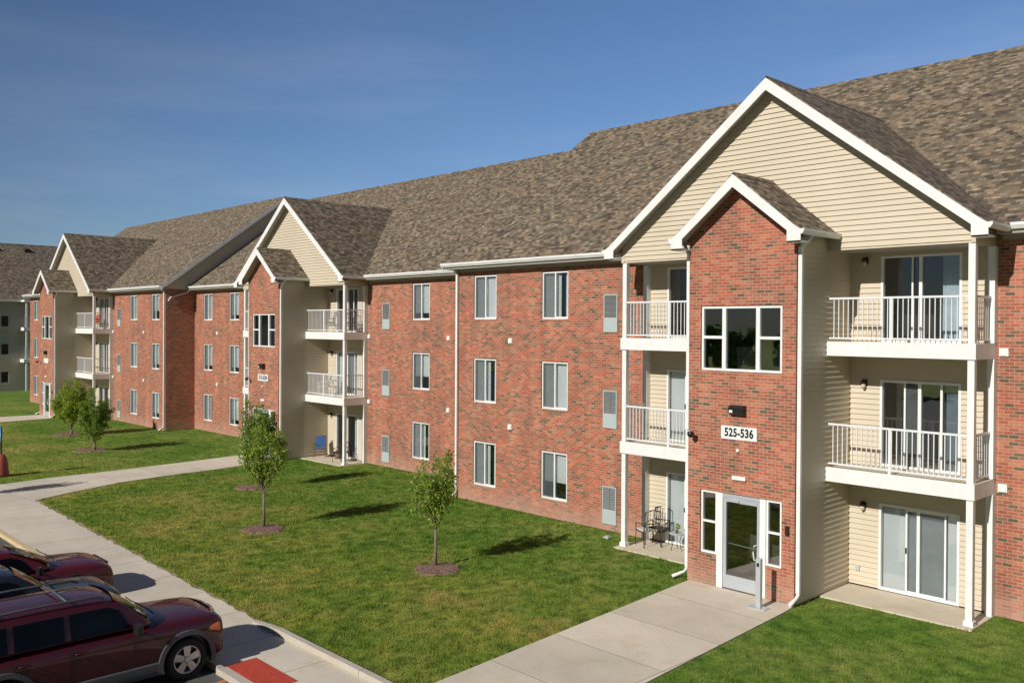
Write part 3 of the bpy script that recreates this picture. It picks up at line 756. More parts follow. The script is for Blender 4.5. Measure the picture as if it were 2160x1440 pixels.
# ------------------------------------------------------------------ ground
def sheet(name, pts, z, mat, thick=0):
    m = MB()
    if thick: m.prism([(x, y, z) for x, y in pts], (0, 0, -thick))
    else: m.poly([(x, y, z) for x, y in pts])
    return m
def gobj(name, pts, z, mat, thick=0): return struct(sheet(name, pts, z, mat, thick).build(name, mat))
gm = MB(); gm.poly([(-450, -13.43, -.02), (450, -13.43, -.02), (450, 450, -.02), (-450, 450, -.02)]); gm.poly([(-450, -450, -.13), (450, -450, -.13), (450, -13.43, -.13), (-450, -13.43, -.13)]); gm.poly([(-450, -13.43, -.13), (450, -13.43, -.13), (450, -13.43, -.02), (-450, -13.43, -.02)])
struct(gm.build('ground', M['lawn']))
SWT, SWB = -11.75, -13.38    # sidewalk
gobj('parking_lot', [(-70, -60), (60, -60), (60, SWB-.05), (-70, SWB-.05)], -.11, M['asphalt'])
def wob(a, b, n, amp, seed=1):
    rn = random.Random(seed); out = []
    for i in range(n+1):
        t = i/n; j = amp*(rn.random()-.5)*2 if 0 < i < n else 0
        out.append((a[0]+(b[0]-a[0])*t, a[1]+(b[1]-a[1])*t+j))
    return out
edge = wob((-14.79, -11.28), (2.19, -11.78), 90, .045)
side = [(-70, SWB), (60, SWB), (60, -11.9), (9.62, -11.9), (9.62, -11.899), (7.12, -11.899)] + [(3.3, -11.9)] + edge[::-1] + [(-19.0, -11.3), (-70, -10.9)]
gobj('sidewalk', side, .004, M['sidewalk'], .03)
struct(MB().poly([(-70, SWB, .003), (-70, SWB, -.14), (60, SWB, -.14), (60, SWB, .003)]).build('kerb_face', M['kerb']))
e2 = wob((-14.9, -11.16), (2.3, -11.68), 70, .05, 5)
M['soil'] = simple('dry_soil', (.40, .30, .19), .95, var=.3, vscale=9, bump=.6)
gobj('soil', [(x, y-.0) for x, y in edge] + e2[::-1], -.008, M['soil'])
gobj('entrance_path', [(6.42, -2.6), (9.22, -2.6), (9.28, -3.2), (9.62, -8.6), (9.9, -11.9), (7.12, -11.9), (7.12, -11.1)], .008, M['concrete'], .03)
p2t = [(-18.99, -11.35), (-19.39, -9.56), (-19.45, -7.73), (-19.64, -5.71), (-19.86, -3.51), (-20.3, -.38)]
p2b = [(-14.79, -11.28), (-15.56, -9.88), (-16.5, -7.76), (-16.82, -5.85), (-17.03, -3.73), (-17.5, -.38)]
gobj('entrance_path', p2t + p2b[::-1], .008, M['concrete'], .03)
gobj('entrance_path', [(-46.4, -2.1), (-43.56, -2.1), (-43.0, -6), (-42, -11.4), (-47.0, -11.4), (-46.6, -6)], .008, M['concrete'], .03)
for cx, dy in ((7.786, 0), (-18.94, 2.22), (-44.98, .48)):
    for s in (-1, 1):
        a, b = sorted((cx+s*(TW), cx+s*(BW+.06)))
        gobj('patio', [(a, dy-1.47), (b, dy-1.40), (b, dy), (a, dy)], .016, M['patio'], .05)
# kerb beside the sunken walk
gobj('kerb', [(2.2, -11.93), (60, -11.93), (60, -11.78), (2.2, -11.78)], .02, M['kerb'], .05) if False else None
k1 = MB(); k1.prism([(2.1, -11.92, .0), (6.9, -11.92, .0), (6.9, -11.92, .11), (3.1, -11.92, .12), (2.1, -11.92, .03)], (0, .15, 0)); struct(k1.build('kerb', M['kerb'], bevel=.015))
struct(MB().box(-70, 3.7, SWB-.14, SWB-.003, -.13, .012).build('kerb', M['cream']))
struct(MB().box(3.7, 3.92, SWB-.14, SWB-.003, -.13, .012).build('kerb', M['kerb']))
struct(MB().box(3.92, 60, SWB-.18, SWB-.003, -.13, .009).build('kerb', M['kerb']))
pad = MB(); pad.box(3.97, 5.46, -13.40, -12.80, .0, .012)
for i in range(24):
    for j in range(9):
        pad.box(3.99+i*.061, 4.015+i*.061, -13.375+j*.064, -13.35+j*.064, .011, .017)
po = pad.build('tactile_paving', M['redpad']); po['label'] = 'red tactile warning pad set into the pavement edge in front of the parked cars'; po['category'] = 'tactile paving'
for i, x in enumerate((4.33, 1.6, -1.15, -3.9, -6.65, 7.1)):
    struct(MB().poly([(x-.05, -18.4, -.105), (x+.05, -18.4, -.105), (x+.05, SWB-.2, -.105), (x-.05, SWB-.2, -.105)]).build('parking_line', M['orange']))

# mulch rings
def mulch(x, y, r, label):
    rn = random.Random(int(abs(x*100))); m = MB(); n = 40
    ring = [(x+r*(1+.13*rn.uniform(-1, 1)+.08*math.sin(3*2*math.pi*i/n+x))*math.cos(2*math.pi*i/n), y+r*(1+.13*rn.uniform(-1, 1))*math.sin(2*math.pi*i/n), -.015) for i in range(n)]
    inner = [(x+(p[0]-x)*.6, y+(p[1]-y)*.6, .035+.02*rn.random()) for p in ring]
    mid = [(x+(p[0]-x)*.9, y+(p[1]-y)*.9, .02+.015*rn.random()) for p in ring]
    for a, b in ((ring, mid), (mid, inner)):
        for i in range(n): m.poly([a[i], a[(i+1) % n], b[(i+1) % n], b[i]], True)
    for i in range(n): m.poly([inner[i], inner[(i+1) % n], (x, y, .06)], True)
    for i in range(240):   # bark chips
        t = rn.random()*6.28; q = r*.93*math.sqrt(rn.random()); cx, cy = x+q*math.cos(t), y+q*math.sin(t); a = rn.random()*6.28; l = rn.uniform(.02, .05); z = .03+.025*(1-q/r)
        dx, dy = math.cos(a)*l, math.sin(a)*l
        m.poly([(cx-dx, cy-dy, z), (cx+dy*.4, cy-dx*.4, z+.02), (cx+dx, cy+dy, z+.015)])
    o = m.build('mulch_ring', M['mulch']); o['kind'] = 'structure'
    return o

# ------------------------------------------------------------------ trees
def tree(x, y, h, z0, rad, label, seed, leaves, mats, lean=0, trunk_r=.045, fork=False):
    rn = random.Random(seed)
    t = thing('young_tree', label, 'tree', (x, y, 0), group='young pear trees on the lawn')
    tk = MB(); 
    top = Vector((lean, 0, z0))
    tk.tube([(0, 0, -.02), (lean*.2, .01, z0*.5), top], [trunk_r*1.25, trunk_r, trunk_r*.9], 9)
    crown_pts = []
    nl = 12
    for i in range(nl):
        az = 2*math.pi*(i*.618 % 1)+rn.uniform(-.3, .3)
        start = Vector((lean, 0, z0*rn.uniform(.92, 1.0)+(h-z0)*.25*(i/nl)))
        L_ = (h-z0)*rn.uniform(.55, .98)*(1-.18*(i % 3 == 0)); sp = rad*rn.uniform(.35, .95)
        pts = []; ph = rn.random()*6
        for k in range(7):
            u = k/6; out = sp*math.sin(min(1, u*1.15)*math.pi/2)**.8
            pts.append(start+Vector((math.cos(az)*out+.04*math.sin(ph+u*5), math.sin(az)*out+.04*math.cos(ph+u*4), L_*u*(1-.1*u))))
        for p in pts: p.z = min(p.z, h-.05)
        tk.tube(pts, [trunk_r*.55*(1-.8*k/6) for k in range(7)], 5, False)
        for k in range(1, 7):
            w = [0, .7, 1.25, 1.3, 1.1, .8, .45][k]
            nt = int(4*w)+1
            for j in range(nt):
                a2 = rn.random()*6.28; l2 = rad*.42*w*rn.uniform(.5, 1)
                e = pts[k]+Vector((math.cos(a2)*l2, math.sin(a2)*l2, rn.uniform(-.05, .25)))
                tk.tube([pts[k], (pts[k]+e)/2+Vector((0, 0, .02)), e], [.008, .006, .003], 4, False)
                crown_pts.append((pts[k], e))
    tk.build('trunk', M['bark'], t)
    lf = MB()
    for n in range(leaves):
        a, b = rn.choice(crown_pts); p = a.lerp(b, rn.uniform(.15, 1.15))+Vector((rn.gauss(0, .06), rn.gauss(0, .06), rn.gauss(0, .07)))
        d = Vector((rn.gauss(0, 1), rn.gauss(0, 1), rn.gauss(0, .8))).normalized(); u = d.orthogonal().normalized(); v = d.cross(u)
        s = rn.uniform(.024, .05); ang = rn.random()*6.28; u, v = u*math.cos(ang)+v*math.sin(ang), v*math.cos(ang)-u*math.sin(ang)
        lf.poly([p-u*s, p-v*s*.55+d*s*.12, p+u*s*1.1, p+v*s*.55+d*s*.12])
    lf.build('crown', mats, t, fix=False)
    return t
tree(1.33, -6.43, 2.95, 1.0, .58, 'young tree with a straight bare trunk nearest the entrance path', 3, 4600, M['leaf'], lean=0.0, trunk_r=.038)
tree(-5.62, -7.5, 3.55, 1.05, .66, 'young tree in a mulch ring on the middle of the lawn, tallest of the four', 5, 6600, M['leaf'], trunk_r=.042)
tree(-26.24, -5.43, 2.9, .35, .74, 'bushy low-branched tree, the nearer one of the pair by the far lawn', 8, 13000, M['leaf_dark'], trunk_r=.07)
tree(-33.45, -4.2, 3.0, .3, .86, 'wide yellow-green bushy tree, the farther one of the pair by the far lawn', 11, 16000, M['leaf_light'], trunk_r=.07)
tree(-11.75, -4.4, 3.25, 1.0, .62, 'young tree half hidden behind the tallest lawn tree, nearer the middle building', 21, 6000, M['leaf_dark'], trunk_r=.042)
tree(-17.2, -14.0, 3.1, 1.1, .6, 'young tree beside the parking bays beyond the left edge', 23, 3000, M['leaf'], trunk_r=.04)
mulch(-12.1, -4.5, .62, ''); mulch(1.5, -6.5, .62, ''); mulch(-5.5, -7.6, .66, ''); mulch(-26.6, -5.5, .8, ''); mulch(-33.9, -4.3, .8, '')

# ------------------------------------------------------------------ grass blades on the near lawns
def in_poly(x, y, P_):
    c = False; j = len(P_)-1
    for i in range(len(P_)):
        if (P_[i][1] > y) != (P_[j][1] > y) and x < (P_[j][0]-P_[i][0])*(y-P_[i][1])/(P_[j][1]-P_[i][1])+P_[i][0]: c = not c
        j = i
    return c
from array import array
from mathutils import noise as mnoise
def blades(name, poly, n, seed, label, hmin=.02, hmax=.055, wid=.011, avoid=()):
    rn = random.Random(seed); xs = [p[0] for p in poly]; ys = [p[1] for p in poly]
    v = array('f'); cnt = 0; U = rn.uniform; x0, x1, ya, yb = min(xs), max(xs), min(ys), max(ys)
    while cnt < n:
        x, y = U(x0, x1), U(ya, yb)
        if not in_poly(x, y, poly): continue
        # more blades near the camera
        d = math.hypot(x-19.1, y+20.8)
        if rn.random() > min(1, (17/d)**2): continue
        if any((x-a)**2+(y-b)**2 < r*r for a, b, r in avoid): continue
        sc = min(2.0, max(1, d/17)); a = rn.random()*6.283; w = wid*sc; nn = mnoise.noise((x*2.6, y*2.6, 3))*.9+mnoise.noise((x*6, y*6, 9))*.8; h = U(hmin, hmax)*max(.35, 1+1.5*nn); l = U(0, .022)
        b = rn.random()*6.283; cx, sx_ = math.cos(a)*w/2, math.sin(a)*w/2
        v.extend((x-cx, y-sx_, -.02, x+cx, y+sx_, -.02, x+math.cos(b)*l, y+math.sin(b)*l, h-.02)); cnt += 1
    me = bpy.data.meshes.new(name); me.vertices.add(n*3); me.vertices.foreach_set('co', v)
    me.loops.add(n*3); me.loops.foreach_set('vertex_index', range(n*3)); me.polygons.add(n)
    me.polygons.foreach_set('loop_start', range(0, n*3, 3)); me.polygons.foreach_set('loop_total', [3]*n)
    me.update(); me.validate(); me.materials.append(M['blade'])
    o = bpy.data.objects.new(name, me); col.objects.link(o); o['kind'] = 'stuff'; o['label'] = label; o['category'] = 'grass'
    return o
mulchs = ((-12.1, -4.5, .6), (1.5, -6.5, .6), (-5.5, -7.6, .64), (-26.6, -5.5, .78), (-33.9, -4.3, .78))
lawnA = [(6.38, -2.6), (7.10, -11.1), (7.1, -11.76), (2.3, -11.76)] + edge[::-1][2:] + [(x+.03, y) for x, y in p2b[1:]] + [(-17.5, .7), (-14.2, .75), (-14.2, 2.2), (-5.5, 2.2), (-5.5, 0), (3.1, 0), (3.1, -1.46), (6.3, -1.5)]
blades('grass', lawnA, 380000, 1, 'mown green lawn between the two entrance paths', avoid=mulchs)
lawnB = [(9.32, -2.6), (9.66, -8.6), (9.95, -11.7), (20, -11.7), (20, 0), (12.5, 0), (12.5, -1.42), (9.25, -1.5), (9.25, -2.6)]
blades('grass', lawnB, 130000, 2, 'mown grass to the right of the near entrance path')
lawnC = [(-19.1, -11.2), (-19.45, -9.56), (-19.5, -7.73), (-19.7, -5.71), (-19.9, -3.51), (-20.4, -.38), (-23.6, .8), (-23.6, 2.2), (-32, 2.2), (-32, .5), (-40, .5), (-43.5, -2.1), (-42.9, -6), (-42, -10.9)]
blades('grass', lawnC, 60000, 3, 'mown grass of the far lawn left of the middle path', avoid=mulchs)

# ------------------------------------------------------------------ furniture
def paint(name, c, rough=.25): return simple(name, c, rough, var=.08)
M['cushion'] = paint('grey_cushion', (.55, .54, .50), .8); M['blue_cloth'] = paint('blue_sling_cloth', (.03, .10, .26), .8)
M['brown'] = paint('brown_stone', (.16, .10, .055), .8); M['plastic_white'] = paint('white_plastic', (.7, .7, .7), .4)
def patio_chair(name, label, loc, rz, mseat, mframe, cushion=True, hb=.92, group=None):
    t = thing(name, label, 'chair', loc, rz, group)
    f = MB(); w = .26; r = .014
    for s in (-1, 1):
        f.tube([(s*w, -.26, 0), (s*w, -.25, .62), (s*w, .1, .64), (s*w, .22, .60)], r, 6)
        f.tube([(s*w, .26, 0), (s*w*.95, .2, .42), (s*w*.9, .30, hb)], r, 6)
        f.tube([(s*w, -.25, .42), (s*w, .2, .41)], r, 6)
    f.tube([(-w*.9, .30, hb), (0, .31, hb+.05), (w*.9, .30, hb)], r, 6); f.tube([(-w, -.25, .42), (w, -.25, .42)], r, 6); f.tube([(-w*.92, .27, .66), (w*.92, .27, .66)], r, 6)
    for k in range(-2, 3): f.tube([(k*.085, .215, .44), (k*.085, .305, hb+.02)], .007, 5)
    f.build('frame', mframe, t)
    MB().box(-.24, .24, -.24, .2, .42, .48 if cushion else .43).build('seat', mseat, t, bevel=.015)
    if not cushion or cushion == 2:
        b = MB(); b.prism([(-.225, .19, .45), (.225, .19, .45), (.225, .28, hb), (-.225, .28, hb)], (0, .02, .005)); b.build('backrest', mseat, t)
    return t
GCH = 'black metal chairs on the near left patio'
patio_chair('patio_chair', 'black metal patio chair with pale seat cushion, beside the white post', (3.65, -.62, .017), R(-115), M['cushion'], M['black'], 1, 1.0, GCH)
patio_chair('patio_chair', 'black metal patio chair with cushioned back, beside the entrance tower', (5.35, -.62, .017), R(140), M['cushion'], M['black'], 2, .9, GCH)
patio_chair('patio_chair', 'tall empty black metal patio chair against the siding under the near left balcony', (3.75, -.33+.02, .017), R(10), M['black'], M['black'], 1, .98, GCH)
tb = thing('side_table', 'small black metal side table between the patio chairs', 'table', (4.5, -.45, .017))
m_ = MB(); m_.lathe((0, 0, .44), (0, 0, 1), [(.2, 0), (.21, .01), (.21, .03)], 20); m_.build('tabletop', M['grille_frame'], tb)
m_ = MB()
for a in (0, 2.1, 4.2): m_.tube([(.17*math.cos(a), .17*math.sin(a), 0), (.1*math.cos(a), .1*math.sin(a), .25), (.16*math.cos(a), .16*math.sin(a), .44)], .01, 5)
m_.build('legs', M['black'], tb)
pt = thing('potted_plant', 'small green potted plant on the side table', 'plant', (4.5, -.45, .49))
MB().lathe((0, 0, 0), (0, 0, 1), [(.035, 0), (.05, .08)], 12).build('pot', M['brown'], pt)
m_ = MB(); rn = random.Random(4)
for i in range(60):
    a = rn.random()*6.28; r_ = rn.uniform(.02, .11); p = Vector((math.cos(a)*r_, math.sin(a)*r_, .1+rn.uniform(0, .15))); u = Vector((rn.gauss(0, 1), rn.gauss(0, 1), 1)).normalized()*.03; v = u.orthogonal().normalized()*.015
    m_.poly([p-u, p-v, p+u, p+v])
m_.build('leaves', M['leaf'], pt)
# middle building patio
patio_chair('garden_chair', 'dark-framed chair with blue sling seat on the middle patio', (-16.95, 1.45, .017), R(50), M['blue_cloth'], M['brown'], 0, .95)
st = thing('garden_statue', 'small brown stone statue beside the middle patio door', 'statue', (-16.75+.55, 1.95, .017))
MB().lathe((0, 0, 0), (0, 0, 1), [(.15, 0), (.16, .1), (.13, .2), (.14, .32), (.08, .42), (.07, .48), (.085, .54), (.06, .62), (.01, .68)], 14).build('figure', M['brown'], st)
patio_chair('garden_chair', 'black slatted chair behind the white post on the middle patio', (-15.2, 1.45, .017), R(15), M['black'], M['black'], 1, .85)
# middle upper balconies
patio_chair('balcony_chair', 'white chair on the second-floor balcony of the middle building', (-16.6, 1.45, 2.935), R(-40), M['plastic_white'], M['plastic_white'], 0, .9)
bt_ = thing('bistro_table', 'small round white table on the second-floor balcony of the middle building', 'table', (-15.9, 1.45, 2.935))
MB().lathe((0, 0, .7), (0, 0, 1), [(.27, 0), (.28, .03)], 20).build('tabletop', M['plastic_white'], bt_); MB().lathe((0, 0, 0), (0, 0, 1), [(.2, 0), (.18, .03), (.03, .06), (.03, .7)], 12).build('pedestal', M['plastic_white'], bt_)
patio_chair('balcony_chair', 'brown chair on the top balcony of the middle building', (-16.3, 1.5, 5.835), R(-20), M['brown'], M['brown'], 1, .9)
patio_chair('balcony_chair', 'dark chair in the corner of the top balcony of the middle building', (-14.8, 1.6, 5.835), R(30), M['black'], M['black'], 1, .9)
patio_chair('balcony_chair', 'red chair on the top balcony of the farthest brick building', (-41.6, -.25, 5.835), R(10), simple('red_cushion', (.5, .06, .03), .8), M['brown'], 2, .9)

# bollard by door
bo = thing('button_post', 'slim silver access post with push button beside the near entrance door', 'post', (8.76, -3.32, .009))
MB().box(-.06, .06, -.05, .05, .02, 1.10).build('shaft', M['alu'], bo, bevel=.01); MB().box(-.2, .2, -.13, .13, 0, .02).build('base_plate', M['alu'], bo)
MB().box(-.03, .03, -.055, -.051, .92, 1.0).build('button', M['black'], bo)

# handicap sign in red bollard
hs = thing('parking_sign', 'blue parking sign on a dark post rising from a red bollard at the left edge', 'sign', (-21.15, -10.75, 0))
MB().tube([(0, 0, .3), (0, 0, 1.98)], .035, 8).build('pole', M['black'], hs)
MB().lathe((0, 0, 0), (0, 0, 1), [(.30, .0), (.29, .10), (.25, .45), (.21, .72), (.13, .86), (.05, .9)], 20).build('bollard_base', simple('faded_red_plastic', (.28, .06, .04), .6), hs)
pl = MB().box(-.155, .155, -.05, -.036, 1.5, 2.0).build('sign_plate', simple('blue_sign', (.02, .16, .50), .4), hs); 
sy = MB(); sy.lathe((0, -.052, 1.89), (0, -1, 0), [(.025, 0), (.025, .003)], 12); sy.box(-.012, .012, -.055, -.0505, 1.73, 1.86); sy.box(-.012, .06, -.055, -.0505, 1.72, 1.74); sy.box(.045, .065, -.055, -.0505, 1.65, 1.72)
for i in range(14):
    a = R(100+i*18); a2 = R(118+i*18); c_ = (.0, 1.69); sy.poly([(c_[0]+.065*math.cos(a), -.0515, c_[1]+.065*math.sin(a)), (c_[0]+.065*math.cos(a2), -.0515, c_[1]+.065*math.sin(a2)), (c_[0]+.082*math.cos(a2), -.0515, c_[1]+.082*math.sin(a2)), (c_[0]+.082*math.cos(a), -.0515, c_[1]+.082*math.sin(a))])
sy.build('symbol', M['white'], pl)
sc_ = MB(); sc_.box(-.2, .2, -.15, .15, 0, .05); sc_.lathe((0, 0, .05), (0, 0, 1), [(.12, 0), (.11, .03)], 12)
o = sc_.build('utility_cover', M['grille_frame']); o.location = (2.25, -.75, -.01); o.scale = (.5, .5, 1); o['label'] = 'small grey utility cover in the grass by the near left patio'; o['category'] = 'utility cover'

# ------------------------------------------------------------------ cars
def car_paint(name, c):
    m, nt, N, L, P = new_mat(name)
    tc = N.new('ShaderNodeTexCoord'); n = noise(N, L, tc.outputs['Object'], 300, 2); r = ramp(N, [(.3, [v*.85 for v in c]), (.7, [v*1.2 for v in c])]); L.new(n.outputs['Fac'], r.inputs['Fac'])
    L.new(r.outputs['Color'], P.inputs['Base Color']); P.inputs['Metallic'].default_value = 0; P.inputs['Roughness'].default_value = .45; setin(P, 'Specular IOR Level', .3); setin(P, 'Coat Weight', .7); setin(P, 'Coat Roughness', .03)
    return m
M['tyre'] = simple('tyre_rubber', (.014, .014, .014), .85, var=.2, vscale=20); M['rim'] = simple('alloy_rim', (.55, .55, .53), .3, metal=.6)
M['trim'] = simple('grey_plastic_trim', (.075, .08, .08), .55); M['carglass'] = simple('car_glass', (.006, .007, .008), .04)
for _n in M['carglass'].node_tree.nodes:
    if _n.type == 'BSDF_PRINCIPLED': setin(_n, 'Specular IOR Level', .35)
M['lens'] = simple('headlight_lens', (.6, .62, .62), .08, coat=1); M['amber'] = simple('amber_lens', (.75, .16, .04), .15, coat=1)
M['shield'] = simple('bug_shield', (.008, .008, .01), .08, coat=.6); M['chrome'] = simple('chrome', (.7, .7, .7), .12, metal=1)
M['taillens'] = simple('tail_lens', (.4, .02, .02), .15, coat=1)
import bmesh
def loft(stations, n_levels):
    """stations: list of (y, [(half_x, z), ...]) same count; symmetric body, capped"""
    mb = MB(); rows = []
    for y, pr in stations:
        row = [(-x, y, z) for x, z in pr] + [(x, y, z) for x, z in pr[::-1]]
        rows.append(row)
    n = len(rows[0]); i0 = len(mb.v)
    for r_ in rows: mb.v += r_
    for k in range(len(rows)-1):
        for j in range(n):
            mb.f.append((i0+k*n+j, i0+k*n+(j+1) % n, i0+(k+1)*n+(j+1) % n, i0+(k+1)*n+j)); mb.sm.append(True)
    mb.f.append(tuple(i0+j for j in range(n))); mb.f.append(tuple(i0+(len(rows)-1)*n+j for j in range(n))[::-1]); mb.sm += [True, True]
    return mb
def bake(o):
    dg = bpy.context.evaluated_depsgraph_get(); me = bpy.data.meshes.new_from_object(o.evaluated_get(dg)); o.modifiers.clear(); old = o.data; o.data = me; me.name = old.name; bpy.data.meshes.remove(old)
def sm(o):
    for p in o.data.polygons: p.use_smooth = True
def make_car(kind, label, loc, paint_mat, suv=True, shield=False, rack=True, two_tone=True):
    t = thing(kind, label, 'car', loc)
    # local: +y = front, nose at y=0
    if suv:
        W, belt, roof, L_, fw, rw, wr = .90, 1.10, 1.66, 4.75, -.76, -3.68, .37
    else:
        W, belt, roof, L_, fw, rw, wr = .88, .95, 1.42, 4.6, -.90, -3.6, .33
    hood = belt-.02
    def prof(w, zb, zh, crown):
        return [(w*.90, zb), (w*.985, zb+.10), (w, zb+.28), (w*.995, (zb+zh)/2+.12), (w*.965, zh-.10), (w*.90, zh-.015), (w*.6, zh+crown*.7), (w*.25, zh+crown)]
    st = [(.0, prof(W*(.80 if suv else .70), .32, hood-(.17 if suv else .30), .01)), (-.05, prof(W*.88, .26, hood-(.13 if suv else .2), .02)), (-.12, prof(W*.93, .24, hood-(.075 if suv else .12), .035)), (-.34, prof(W*.97, .24, hood-.05, .045)),
          (-.75, prof(W*.99, .24, hood-.035, .05)), (-1.25, prof(W, .26, hood, .05)), (-1.6, prof(W, .26, hood+.01, .04)), (-2.5, prof(W, .26, hood+.01, .02)), (-3.4, prof(W, .26, hood+.01, .02)),
          (-4.2, prof(W*.99, .27, hood+.0, .02)), (-L_+.25, prof(W*.97, .3, hood-.0, .02)), (-L_+.07, prof(W*.94, .32, hood-.04, .01)), (-L_, prof(W*.86, .38, hood-.14, .0))]
    b = loft(st, 8).build('body', paint_mat, t, fix=True)
    # recalc + subdivide + arches
    bm = bmesh.new(); bm.from_mesh(b.data); bmesh.ops.recalc_face_normals(bm, faces=bm.faces); bm.to_mesh(b.data); bm.free()
    s = b.modifiers.new('s', 'SUBSURF'); s.levels = 2; s.render_levels = 2
    bake(b)
    for yy in (fw, rw):
        cu = MB(); cu.lathe((-1.3, yy, wr), (1, 0, 0), [(wr+.075, 0), (wr+.075, 2.6)], 40); co = cu.build('cutter', M['trim'], t)
        bm = bmesh.new(); bm.from_mesh(co.data); bmesh.ops.recalc_face_normals(bm, faces=bm.faces); bm.to_mesh(co.data); bm.free()
        bo_ = b.modifiers.new('b', 'BOOLEAN'); bo_.operation = 'DIFFERENCE'; bo_.object = co; bo_.solver = 'EXACT'
        bpy.context.view_layer.update(); bake(b); bpy.data.objects.remove(co)
    sm(b)
    b.data.materials.clear(); b.data.materials.append(paint_mat)
    # greenhouse
    cw = W*.93; rwid = W*.74 if suv else W*.66
    wy0 = -1.28; wy1 = -1.92 if suv else -2.1     # windshield base/top
    re1 = -L_+.38 if suv else -3.5; re0 = -L_+.12 if suv else -4.15
    zb = belt-.03
    def g(y, zt, wt): return (y, [(cw, zb), (cw*.985, zb+.06), (cw+(wt-cw)*.55, zb+(zt-zb)*.55), (wt+.02, zt-.07), (wt-.03, zt-.015), (wt*.5, zt+.02), (wt*.15, zt+.025)])
    gh = loft([g(wy0, zb+.07, cw*.97), g((wy0*.62+wy1*.38), zb+(roof-zb)*.45, cw*.88), g(wy1+.12, roof-.09, rwid+.03), g(wy1-.08, roof-.01, rwid), g((wy1+re1)/2, roof+.01, rwid), g(re1, roof-.01, rwid), g((re0+re1)/2, roof-.2*(roof-zb), rwid+.03), g(re0, zb+.08, cw*.93)], 7).build('cabin', paint_mat, t)
    bm = bmesh.new(); bm.from_mesh(gh.data); bmesh.ops.recalc_face_normals(bm, faces=bm.faces); bm.to_mesh(gh.data); bm.free()
    s = gh.modifiers.new('s', 'SUBSURF'); s.levels = 2; s.render_levels = 2; bake(gh); sm(gh)
    # windshield and rear glass slightly proud
    ws = MB()
    def lerp(a, b_, u): return a+(b_-a)*u
    rows = []
    for k in range(7):
        u = k/6; y = lerp(wy0+.0, wy1+.03, .04+u*.92)+.035*math.sin(u*math.pi)+.015; z = lerp(zb+.10, roof-.02, .03+u*.90)+.03; w = lerp(cw*.90, rwid*.93, u)
        rows.append([(w*j/4, y-.05*(abs(j)/4)**2*2.0, z-.012*(abs(j)/4)**2) for j in range(-4, 5)])
    for k in range(6):
        for j in range(8): ws.poly([rows[k][j], rows[k][j+1], rows[k+1][j+1], rows[k+1][j]], True)
    ws.build('windshield', M['carglass'], t)
    MB().tube([(cw*.7, wy0+.10, zb+.10), (.25, wy0+.07, zb+.14), (-.25, wy0+.07, zb+.14)], .012, 5).tube([(.05, wy0+.10, zb+.12), (-.3, wy0-.02, zb+.19), (-.55, wy0-.02, zb+.2)], .010, 5).build('wiper', M['black'], t)
    # side windows
    edges = [wy1-.02, -2.72, -3.55, re1-.02] if suv else [wy1+.1, -2.75, -3.35]
    for s_ in (-1, 1):
        def sp(y, u):
            z = lerp(zb+.07, roof-.13, u); w0 = cw*.985+(rwid-cw*.985)*((z-zb)/(roof-zb)); return (s_*(w0+.024), y, z)
        fr_y = wy0-.42
        panes = [[(fr_y-.02, 0), (edges[0]+.05-.0, .80), (edges[0]-.12, 1), (edges[1]+.05, 1), (edges[1]+.05, 0)]]
        for a, c_ in zip(edges[1:], edges[2:]): panes.append([(a-.04, 0), (a-.04, 1), (c_+.05, 1), (c_+.05 if c_ != edges[-1] else c_-.08, 0)])
        for pn in panes:
            m2 = MB(); m2.poly([sp(y, u) for y, u in pn]); m2.prism([sp(y, u) for y, u in pn], (-s_*.02, 0, 0)); m2.build('side_window', M['carglass'], t)
        mr = MB(); mr.box(*sorted((s_*(W+.03), s_*(W+.24))), wy0-.44, wy0-.34, belt-.04, belt+.14); mr.box(*sorted((s_*(W-.06), s_*(W+.05))), wy0-.41, wy0-.37, belt-.02, belt+.03)
        mo = mr.build('mirror', M['black'], t, bevel=.03); mo.scale = (1, 1, 1)
        for yy in (-2.55, -3.38) if suv else (-2.6, -3.3):
            MB().tube([(s_*(W+.0), yy-.09, belt-.17), (s_*(W+.035), yy-.05, belt-.165), (s_*(W+.035), yy+.05, belt-.165), (s_*(W+.0), yy+.09, belt-.17)], .014, 6).build('door_handle', paint_mat, t)
        # seams
        sm_ = MB()
        for yy in (-1.68, -2.70, -3.52): sm_.box(*sorted((s_*(W-.03), s_*(W+.0015))), yy-.004, yy+.004, .5, belt-.1)
        sm_.build('door_seam', M['black'], t)
        hl = MB(); 
        hl.lathe((s_*W*.74, -.16, hood-.27), (s_*.25, 1, .15), [(.12, -.08), (.115, .02), (.085, .07), (.03, .09)], 16); ho = hl.build('headlight', M['lens'], t)
        MB().box(*sorted((s_*W*.70, s_*W*(.945 if suv else .90))), -.44, -.10 if suv else -.16, hood-(.36 if suv else .30), hood-(.19 if suv else .19)).build('turn_signal', M['amber'] if suv else M['lens'], t, bevel=.06)
        MB().box(*sorted((s_*W*.78, s_*W*.93)), -L_-.01, -L_+.1, .75, belt-.05).build('tail_light', M['taillens'], t, bevel=.02)
